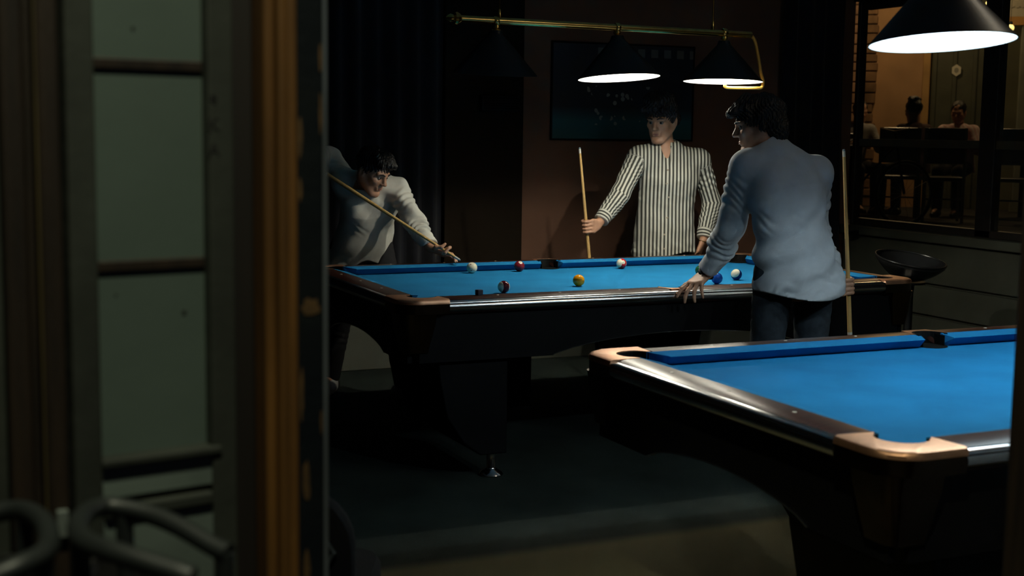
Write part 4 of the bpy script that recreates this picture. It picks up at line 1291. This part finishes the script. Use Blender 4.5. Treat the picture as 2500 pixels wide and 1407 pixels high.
box('moulding', PX0, PX1, -.010, .010, 1.038, 1.047, dwood, d1, .002)
box('moulding', PX0, PX1, -.024, .010, 1.020, 1.038, gstile, d1, .004)
box('lower_panel', PX0, PX1, -.018, .006, .62, 1.020, M('pale_grey_green_panel', (0, 0, 0)), d1)
box('lower_rail', PX0, PX1, -.020, .020, .20, .62, gstile, d1, .003)


def flat_text(txt, size, loc, rot, mat, parent, name='lettering'):
    cu = bpy.data.curves.new(name, 'FONT'); cu.body = txt; cu.size = size; cu.align_x = 'CENTER'; cu.align_y = 'CENTER'; cu.extrude = .0003; cu.resolution_u = 2
    tmp = bpy.data.objects.new('tmp', cu); COL.objects.link(tmp); bpy.context.view_layer.update()
    me = bpy.data.meshes.new_from_object(tmp.evaluated_get(bpy.context.evaluated_depsgraph_get())); bpy.data.objects.remove(tmp)
    me.materials.clear(); me.materials.append(mat)
    o = bpy.data.objects.new(name, me); COL.objects.link(o); o.parent = parent; o.location = loc; o.rotation_euler = rot
    return o


for g_, z in (('e', 1.546), ('K', 1.512), ('A', 1.480)):
    flat_text(g_, .024, (.1845, -.0205, z), (R(90), 0, 0), dirt_m, d1)

# jamb and worn stile that edge the opening
t2_ = empty('trim_2'); tag(t2_, kind='structure')
box('jamb', -2.842, -2.8125, FY - .01, FY + .10, .16, 2.75, M('black_brown_wood', (.005, .003, .002), .6, var=.3, scale=5, stretch=(9, 9, .8)), t2_, .004)
box('stop_bead', -2.8120, -2.7975, FY - .062, FY + .06, .16, 2.75, owood, t2_, .005)
box('stop_bead', -2.7970, -2.7825, FY - .072, FY + .06, .16, 2.75, owood, t2_, .006)
box('stop_bead', -2.7820, -2.7675, FY - .058, FY + .06, .16, 2.75, owood, t2_, .005)
box('worn_stile', -2.7670, -2.7285, FY - .040, FY + .05, .16, 2.75, worn, t2_, .004)
box('glass_edge', -2.7280, -2.7225, FY - .036, FY - .020, .16, 2.75, M('grey_glass_edge', (.07, .08, .09), .3, var=.25, scale=5, stretch=(1, 1, 1)), t2_, .001)
rp = random.Random(5)
for x, z, w_, h_ in ((-2.7445, 1.495, .007, .045), (-2.7445, 1.43, .005, .03), (-2.7165, 1.60, .004, .03), (-2.7165, 1.53, .004, .05), (-2.731, 1.275, .026, .022), (-2.7440, 1.16, .006, .06), (-2.738, 1.04, .011, .05), (-2.7165, 1.12, .004, .03), (-2.7445, 1.72, .006, .08), (-2.738, .92, .010, .05)):
    n = 14; pl = []
    for i in range(n):
        a = 2 * math.pi * i / n; q = .75 + .35 * rp.random()
        pl.append((x - .0160 + w_ * .5 * math.cos(a) * q, z + h_ * .6 * math.sin(a) * q))
    MB().loft([[(px, FY - .0408, pz) for px, pz in pl], [(px, FY - .0398, pz) for px, pz in pl]]).build('peeled_patch', peel, t2_)
t3 = empty('trim_3'); tag(t3, kind='structure')
box('jamb', -1.396, -1.33, FY - .06, FY + .08, .16, 2.75, dwood, t3, .010)
box('jamb', -1.329, -1.20, FY - .03, FY + .08, .16, 2.75, dwood, t3, .006)


# ---- armchairs on the pavement
def arm_chair(hoop, seat_c, label):
    c = empty('armchair', (seat_c[0], seat_c[1], SZ)); tag(c, label, 'chair', 'dark terrace armchairs on the pavement')
    L_ = lambda p: (p[0] - seat_c[0], p[1] - seat_c[1], p[2] - SZ)
    hp = [L_(p) for p in spline(hoop, 6)]
    MB().tube(hp, .0112, 14).build('arm_hoop', tube_m, c, smooth=True)
    sz = .46
    MB().lathe([(.001, sz - .035), (.115, sz - .035), (.13, sz - .02), (.13, sz - .006), (.115, sz), (.001, sz + .004)], 32).build('seat', weave_m, c, smooth=True)
    # woven shell between the bend of the hoop and the seat
    mid = len(hp) // 2; sel = hp[mid - 14: mid + 15]
    top = [(p[0] * .97, p[1] * .97, p[2] - .05) for p in sel]
    bot = []
    for p in top:
        a = math.atan2(p[1], p[0]); bot.append((.12 * math.cos(a), .12 * math.sin(a), sz + .01))
    rows = [[tuple(Vector(t_).lerp(Vector(b_), k / 10)) for t_, b_ in zip(top, bot)] for k in range(11)]
    rows2 = [[(x * .94, y * .94, z) for x, y, z in r] for r in rows][::-1]
    MB().loft(rows + rows2 + [rows[0]], cap=False, closed=False).build('woven_back', weave_m, c, smooth=True)
    for k in (0, len(hp) - 1, mid - 9, mid + 9):
        p = hp[max(2, min(len(hp) - 3, k))]
        a = math.atan2(p[1], p[0])
        MB().tube(spline([p, (p[0] * .95, p[1] * .95, sz + .05), (.125 * math.cos(a), .125 * math.sin(a), sz - .05), (.13 * math.cos(a), .13 * math.sin(a), 0)], 4), .0105, 10).build('leg', tube_m, c, smooth=True)
    return c


arm_chair([(-2.92, -4.52, 1.047), (-2.933, -4.502, 1.051), (-2.964, -4.453, 1.065), (-2.994, -4.417, 1.073), (-3.032, -4.398, 1.079), (-3.06, -4.43, 1.081), (-3.075, -4.5, 1.085), (-3.074, -4.577, 1.094), (-3.052, -4.631, 1.096), (-3.009, -4.674, 1.087), (-2.992, -4.688, 1.082)], (-2.93, -4.475), 'dark armchair whose curved arm rail opens towards the door')
arm_chair([(-3.181, -4.354, 1.063), (-3.143, -4.36, 1.074), (-3.118, -4.381, 1.079), (-3.103, -4.432, 1.079), (-3.103, -4.499, 1.078), (-3.114, -4.56, 1.083), (-3.139, -4.593, 1.083), (-3.173, -4.6, 1.074)], (-3.215, -4.46), 'dark woven armchair cut off by the left edge of the photo')
pc = MB()
rows = []
for i in range(9):
    t = i / 8
    rows.append([(-3.075 + .020 * j / 6 + .006 * math.sin(t * 4 + j), -4.47 + .004 * math.sin(j * 1.7 + t * 3), 1.020 - .16 * t - .008 * j / 6) for j in range(7)])
rows2 = [[(x, y + .003, z) for x, y, z in r] for r in rows][::-1]
pc.loft(rows + rows2 + [rows[0]], cap=False, closed=False)
tag(pc.build('hanging_cloth', pale_cloth, smooth=True), 'pale cloth hanging between the two dark armchairs', 'cloth')

# ---- padded chair just inside the door
bc = empty('padded_chair', (-2.47, -3.02, 0), R(-24)); tag(bc, 'black padded chair just inside the door, low at the worn stile', 'chair')
def rrect(w_, h_, r_, cz, n=6):
    out = []
    for cx, cy, a0 in ((w_ / 2 - r_, h_ / 2 - r_, 0), (-w_ / 2 + r_, h_ / 2 - r_, 90), (-w_ / 2 + r_, -h_ / 2 + r_, 180), (w_ / 2 - r_, -h_ / 2 + r_, 270)):
        out += [(cx + r_ * math.cos(R(a0 + 90 * i / n)), cz + cy + r_ * math.sin(R(a0 + 90 * i / n))) for i in range(n + 1)]
    return out
rings = []
for y, s_ in ((-.105, .90), (-.115, .97), (-.13, 1.0), (-.16, 1.0), (-.175, .97), (-.182, .90)):
    rings.append([(x * s_, y + (z - .6) * -.06, .56 + (z - .56) * s_) for x, z in rrect(.37, .37, .13, .555)])
MB().loft(rings).build('backrest', blk_fab, bc, smooth=True)
MB().loft([[(x * s_, (z) * s_, zz) for x, z in rrect(.42, .42, .08, .08)] for zz, s_ in ((.39, .96), (.40, 1), (.45, 1), (.47, .95))]).build('seat', blk_fab, bc, smooth=True)
em = [(.0, .0), (.055, .085), (.0, .17), (-.055, .085)]
MB().tube([(.115 + x * .55, -.186 - .06 * (z + .03), .555 + z * .62) for x, z in em + [em[0]]], .0055, 8).build('diamond_trim', blu_fab, bc, smooth=True)
for x in (-.17, .17):
    for y in (-.10, .24): MB().tube([(x, y, .40), (x * 1.06, y + (.02 if y > 0 else -.03), 0)], [.014, .011], 10).build('leg', black_lam, bc, smooth=True)
    MB().tube([(x * .7, -.10, .40), (x * .7, -.135, .44), (x * .7, -.15, .56)], .011, 8).build('back_support', black_lam, bc, smooth=True)

# ================================================================== terrace seen through the window
GZ = .60
ORG = Vector((7.33, 5.83, 0)); RZ = math.atan2(-.672, .741)
def ext(name, a, b, z=GZ, rz=0): return empty(name, tuple(ORG + Vector((.741, -.672, 0)) * a + Vector((.672, .741, 0)) * b + Vector((0, 0, z))), RZ + rz)
tag(box('pavement_2', WX + 1.2, 16, -4, 14, GZ - .3, GZ, street_m), kind='structure')
we = ext('wall_far', 0, 2.2); tag(we, kind='structure')
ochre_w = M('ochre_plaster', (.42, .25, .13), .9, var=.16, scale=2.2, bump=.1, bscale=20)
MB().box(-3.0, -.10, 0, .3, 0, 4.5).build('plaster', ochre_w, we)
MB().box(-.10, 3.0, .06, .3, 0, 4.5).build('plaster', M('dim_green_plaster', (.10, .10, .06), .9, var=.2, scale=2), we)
MB().box(-.19, -.10, -.03, .06, 0, 4.5).build('corner_trim', M('ochre_trim', (.40, .24, .09), .8, var=.2, scale=4), we, bevel=.01)
# rough stone quoins
qu = ext('trim_4', -.95, 2.05); tag(qu, kind='structure')
stone_m = M('brown_stone', (.20, .115, .06), .9, var=.4, scale=5, bump=.4, bscale=14)
rq = random.Random(2); z = 0
while z < 3.3:
    hgt = .10 + .04 * rq.random(); ex = .05 * rq.random()
    MB().box(-.40, .155 + ex, -.02 - .03 * rq.random(), .15, z, z + hgt - .014).build('stone', stone_m, qu, bevel=.012)
    z += hgt
MB().box(-.40, .13, .02, .15, 0, 3.3).build('mortar', M('dark_mortar', (.05, .035, .02), .95), qu)
d2 = ext('door_2', .27, 2.2); tag(d2, kind='structure')
gdoor = M('olive_door_paint', (.055, .060, .038), .6, var=.2, scale=6)
MB().box(-.34, .37, -.02, .05, 0, 4.2).build('door_leaf', gdoor, d2)
for x in (-.34, -.10, .14, .34): MB().box(x, x + .05, -.05, -.02, 0, 4.2).build('door_batten', gdoor, d2, bevel=.006)
hx = ext('hexagon_sign', .214, 2.13, 2.34); tag(hx, 'small pale hexagonal plate on the olive door across the terrace', 'sign')
MB().loft([[(.062 * math.cos(R(60 * i + 30)), y, .075 * math.sin(R(60 * i + 30))) for i in range(6)] for y in (0, .012)]).build('plate', M('pale_plate', (.55, .53, .45), .6), hx)
MB().loft([[(.03 * math.cos(R(60 * i + 30)), y, .036 * math.sin(R(60 * i + 30))) for i in range(6)] for y in (-.003, .002)]).build('emblem', M('grey_print', (.25, .25, .22), .6), hx)
pl = ext('terrace_pillar', .99, 1.6); tag(pl, 'pale square post at the right edge of the window view', 'post')
MB().box(-.06, .30, -.06, .10, 0, 3.0).build('shaft', M('pale_post', (.16, .17, .13), .8, var=.2, scale=4), pl, bevel=.01)
MB().box(-.09, .33, -.09, .13, 0, .14).build('plinth', M('pale_post', (0, 0, 0)), pl, bevel=.01)
sg = ext('sign_board', .90, 1.5, 2.844); tag(sg, 'pale sign board with faint dark script above the terrace', 'sign')
MB().box(-.30, .60, 0, .05, .10, .62).build('board', M('pale_sign', (.42, .38, .30), .8, var=.12, scale=6), sg, bevel=.004)
MB().box(-.30, .60, -.004, .05, 0, .10).build('lower_band', M('orange_band', (.45, .22, .05), .7, var=.2, scale=5), sg, bevel=.004)
ink = M('faint_ink', (.16, .14, .11), .8)
rs_ = random.Random(4)
for row, (x0, x1, zc) in enumerate(((-.12, .28, .30), (-.20, .26, .20))):
    x = x1
    while x > x0:
        w_ = .03 + .04 * rs_.random()
        pts = [(x - w_ * t, -.004, zc + .016 * math.sin(t * 5 + rs_.random()) * (1 - t) + .008 * rs_.random()) for t in (0, .25, .5, .75, 1)]
        MB().tube(pts, .0045, 6).build('script_stroke', ink, sg)
        x -= w_ + .018
# little bulbs on a cord
bulb_w = M('warm_bulb', (1, .8, .4), .4, emit=(1.0, .72, .24), estr=2.2)
for a, z, r_, p_, lb in ((.762, 2.745, .040, 9, 'round glowing yellow bulb right of the near lamp shade'), (.643, 2.755, .020, 0, 'small yellow bulb beside the big round bulb'), (.425, 2.541, .018, 0, 'tiny yellow bulb below the rim of the near lamp shade, left one'), (.59, 2.517, .014, 0, 'tiny yellow bulb below the rim of the near lamp shade, right one'), (.50, 3.024, .020, 0, 'tiny bulb high above the rim of the near lamp shade')):
    e = ext('string_bulb', a, .6, z); tag(e, lb, 'bulb', 'warm bulbs over the terrace')
    sphere_mb(r_, 16, 10).build('globe', bulb_w, e, smooth=True)
    MB().lathe([(r_ * .5, r_ * .8), (r_ * .5, r_ * 1.7), (.003, r_ * 1.9), (.003, 3.6 - z)], 10).build('socket', black_lam, e)
light('terrace_bulb_light', 'POINT', tuple(ORG + Vector((.741, -.672, 0)) * .6 + Vector((.672, .741, 0)) * .3 + Vector((0, 0, 3.0))), 14, (1.0, .70, .38), .08)
light('terrace_bulb_light', 'POINT', tuple(ORG + Vector((.741, -.672, 0)) * -.4 + Vector((.672, .741, 0)) * .9 + Vector((0, 0, 3.3))), 30, (1.0, .68, .36), .08)


def cafe_table(a, b, label):
    e = ext('cafe_table', a, b); tag(e, label, 'table', 'terrace tables')
    MB().box(-.36, .36, -.32, .32, .78, .81).build('table_top', M('dim_table_top', (.10, .07, .05), .5, var=.2, scale=5), e, bevel=.006)
    MB().lathe([(.03, .02), (.03, .78)], 12).build('column', black_lam, e)
    MB().lathe([(.24, 0), (.24, .012), (.04, .03)], 24).build('foot', black_lam, e)
    return e


cafe_table(-.88, .0, 'terrace table with plates at the left side of the window')
cafe_table(.95, .05, 'terrace table at the right side of the window')
plate_m = M('plate_china', (.65, .62, .55), .3); food_m = M('plate_food', (.45, .28, .14), .7, var=.4, scale=50)
for a, b, r_, lb in ((-.84, -.12, .11, 'white plate of food on the left terrace table'), (-.62, -.14, .08, 'small white saucer at the corner of the left terrace table')):
    e = ext('plate', a, b, GZ + .811); tag(e, lb, 'plate')
    MB().lathe([(.02, 0), (r_ * .6, .002), (r_, .014), (r_ * .98, .017), (r_ * .6, .006), (.001, .006)], 24).build('dish', plate_m, e, smooth=True)
    MB().lathe([(.001, .05), (r_ * .25, .045), (r_ * .5, .022), (r_ * .55, .007)], 14).build('food', food_m, e, smooth=True)


def cafe_chair(a, b, rz, label, edge):
    e = ext('cafe_chair', a, b, GZ, rz); tag(e, label, 'chair', 'terrace chairs')
    MB().box(-.21, .21, -.20, .22, .44, .485).build('seat', blk_vinyl, e, bevel=.015)
    MB().box(-.185, .185, -.235, -.205, .62, 1.0).build('backrest', blk_vinyl, e, bevel=.012)
    for x in (-.20, .20):
        MB().tube([(x, -.20, 0), (x, -.20, .45), (x, -.225, 1.0)], .017, 10).build('leg', edge, e, smooth=True)
        MB().tube([(x, .20, 0), (x, .20, .45)], .015, 10).build('leg', edge, e, smooth=True)
    MB().tube([(-.20, -.20, .25), (.20, -.20, .25)], .009, 8).build('stretcher', edge, e)


pale_tube = M('pale_chair_tube', (.22, .20, .13), .5)
cafe_chair(.10, -.75, R(6), 'black terrace chair with pale uprights in front of the pink shirt', pale_tube)
cafe_chair(.83, -.70, R(-8), 'black terrace chair at the right end of the window', M('dark_chair_tube', (.05, .05, .045), .5))
cafe_chair(-.36, -.50, R(4), 'dark terrace chair under the diner with gathered hair', M('dark_chair_tube', (0, 0, 0)))

# bicycle parked against the terrace
bk = ext('bicycle', -.68, -2.1, GZ, R(35)); tag(bk, 'dark bicycle parked below the terrace tables', 'bicycle')
steel = M('bike_steel', (.30, .30, .27), .35, 1); 
for x in (-.52, .52):
    MB().tube([(x + .32 * math.cos(2 * math.pi * j / 36), 0, .335 + .32 * math.sin(2 * math.pi * j / 36)) for j in range(37)], .014, 8).build('tyre', black_rub, bk, smooth=True)
    wl = MB().tube([(x + .300 * math.cos(2 * math.pi * j / 36), 0, .335 + .300 * math.sin(2 * math.pi * j / 36)) for j in range(37)], .008, 8).build('rim', steel, bk, smooth=True)
    sp_ = MB()
    for j in range(14): sp_.tube([(x, 0, .335), (x + .30 * math.cos(2 * math.pi * j / 14), 0, .335 + .30 * math.sin(2 * math.pi * j / 14))], .0015, 4)
    sp_.build('spokes', steel, wl)
MB().tube([(-.52, 0, .335), (-.14, 0, .80), (.40, 0, .82), (-.10, 0, .32), (-.52, 0, .335)], .014, 8).tube([(-.10, 0, .32), (-.16, 0, .88)], .014, 8).tube([(.52, 0, .335), (.38, 0, .95)], .014, 8).build('frame_tubes', black_lam, bk)
MB().tube([(.38, -.25, .98), (.38, 0, .95), (.38, .25, .98)], .011, 8).build('handlebar', steel, bk)
MB().box(-.28, -.03, -.07, .07, .88, .93).build('saddle', blk_vinyl, bk, bevel=.02)


def diner(a, b, faz, label, cmat, hair, lean=0.0):
    o_ = ORG + Vector((.741, -.672, 0)) * a + Vector((.672, .741, 0)) * b
    c_, s_ = math.cos(faz), math.sin(faz)
    f2 = Vector((.741, -.672, 0)) * s_ + Vector((.672, .741, 0)) * c_        # facing
    l2 = Vector((-f2.y, f2.x, 0))
    P_ = lambda f, l, z: tuple(o_ + f2 * f + l2 * l + Vector((0, 0, GZ + z)))
    body, shirt, _, org = person(dict(label=label, group='diners on the terrace', h=.011, detail=False, ground=GZ, bw=.98,
        pelvis=P_(-.05, 0, .56), chest=P_(-.02 + lean * .6, 0, .84), neck=P_(lean, 0, 1.02), face=tuple(f2), head=P_(.03 + lean * 1.3, 0, 1.19), hface=(f2.x, f2.y, -.25),
        shL=P_(lean, .17, .98), shR=P_(lean, -.17, .98), elL=P_(.08 + lean, .25, .76), elR=P_(.08 + lean, -.25, .76), wrL=P_(.30 + lean, .14, .84), wrR=P_(.30 + lean, -.14, .84),
        handL=lambda S: hand_sdf(S, A(*P_(.30 + lean, .14, .84)), A(*f2), A(0, 0, -1), 1, ((15, 20, 10),) * 4, 5, sc=1.15),
        handR=lambda S: hand_sdf(S, A(*P_(.30 + lean, -.14, .84)), A(*f2), A(0, 0, -1), -1, ((15, 20, 10),) * 4, 5, sc=1.15),
        hipL=P_(.0, .09, .55), hipR=P_(.0, -.09, .55), knL=P_(.40, .11, .52), knR=P_(.40, -.11, .52), ankL=P_(.40, .11, .09), ankR=P_(.40, -.11, .09),
        toeL=tuple(f2), toeR=tuple(f2), tmat=blk_cloth, smat=shoe_b, cmat=cmat, hair=hair, hem=P_(0, 0, .50), wr=.003))
    return body


def hair_plain(S, W, f, k):
    S.ell(W(0, -.026, .036), np.array((.086, .104, .094)) * k, f, .02)
    S.cone(W(0, .17, .010), W(0, .12, -.05), .070 * k, .065 * k, .01, op='s')


def hair_bun(S, W, f, k):
    hair_plain(S, W, f, k)
    for x, y, z in ((-.03, -.02, .135), (.02, -.03, .14), (.05, -.05, .115), (-.05, -.06, .11), (0, -.08, .12)): S.ell(W(x, y, z), np.array((.035, .035, .03)) * k, f, .012)


rose = bpy.data.materials.new('pink_checked_shirt'); rose.use_nodes = True
nt = rose.node_tree; rb_ = nt.nodes['Principled BSDF']; rb_.inputs['Roughness'].default_value = .9
tc2 = nt.nodes.new('ShaderNodeTexCoord'); w1 = nt.nodes.new('ShaderNodeTexWave'); w1.inputs['Scale'].default_value = 9; w1.inputs['Distortion'].default_value = 1.5
nt.links.new(tc2.outputs['Object'], w1.inputs['Vector'])
mx2 = nt.nodes.new('ShaderNodeMixRGB'); mx2.inputs[1].default_value = (.62, .34, .34, 1); mx2.inputs[2].default_value = (.70, .60, .56, 1)
nt.links.new(w1.outputs['Fac'], mx2.inputs[0]); nt.links.new(mx2.outputs[0], rb_.inputs['Base Color'])
diner(-.22, -.12, R(-40), 'diner in dark maroon with hair gathered on top, seen from behind', M('maroon_cloth', (.055, .022, .020), .9, var=.2, scale=12), hair_bun)
diner(.27, .52, R(-165), 'diner in a pink and white shirt facing the terrace table', rose, hair_plain, .05)
diner(-.93, .78, R(150), 'diner in a pale top leaning over the plates at the left of the window', M('pale_grey_cloth', (.26, .25, .24), .9, var=.3, scale=9), hair_plain, .10)
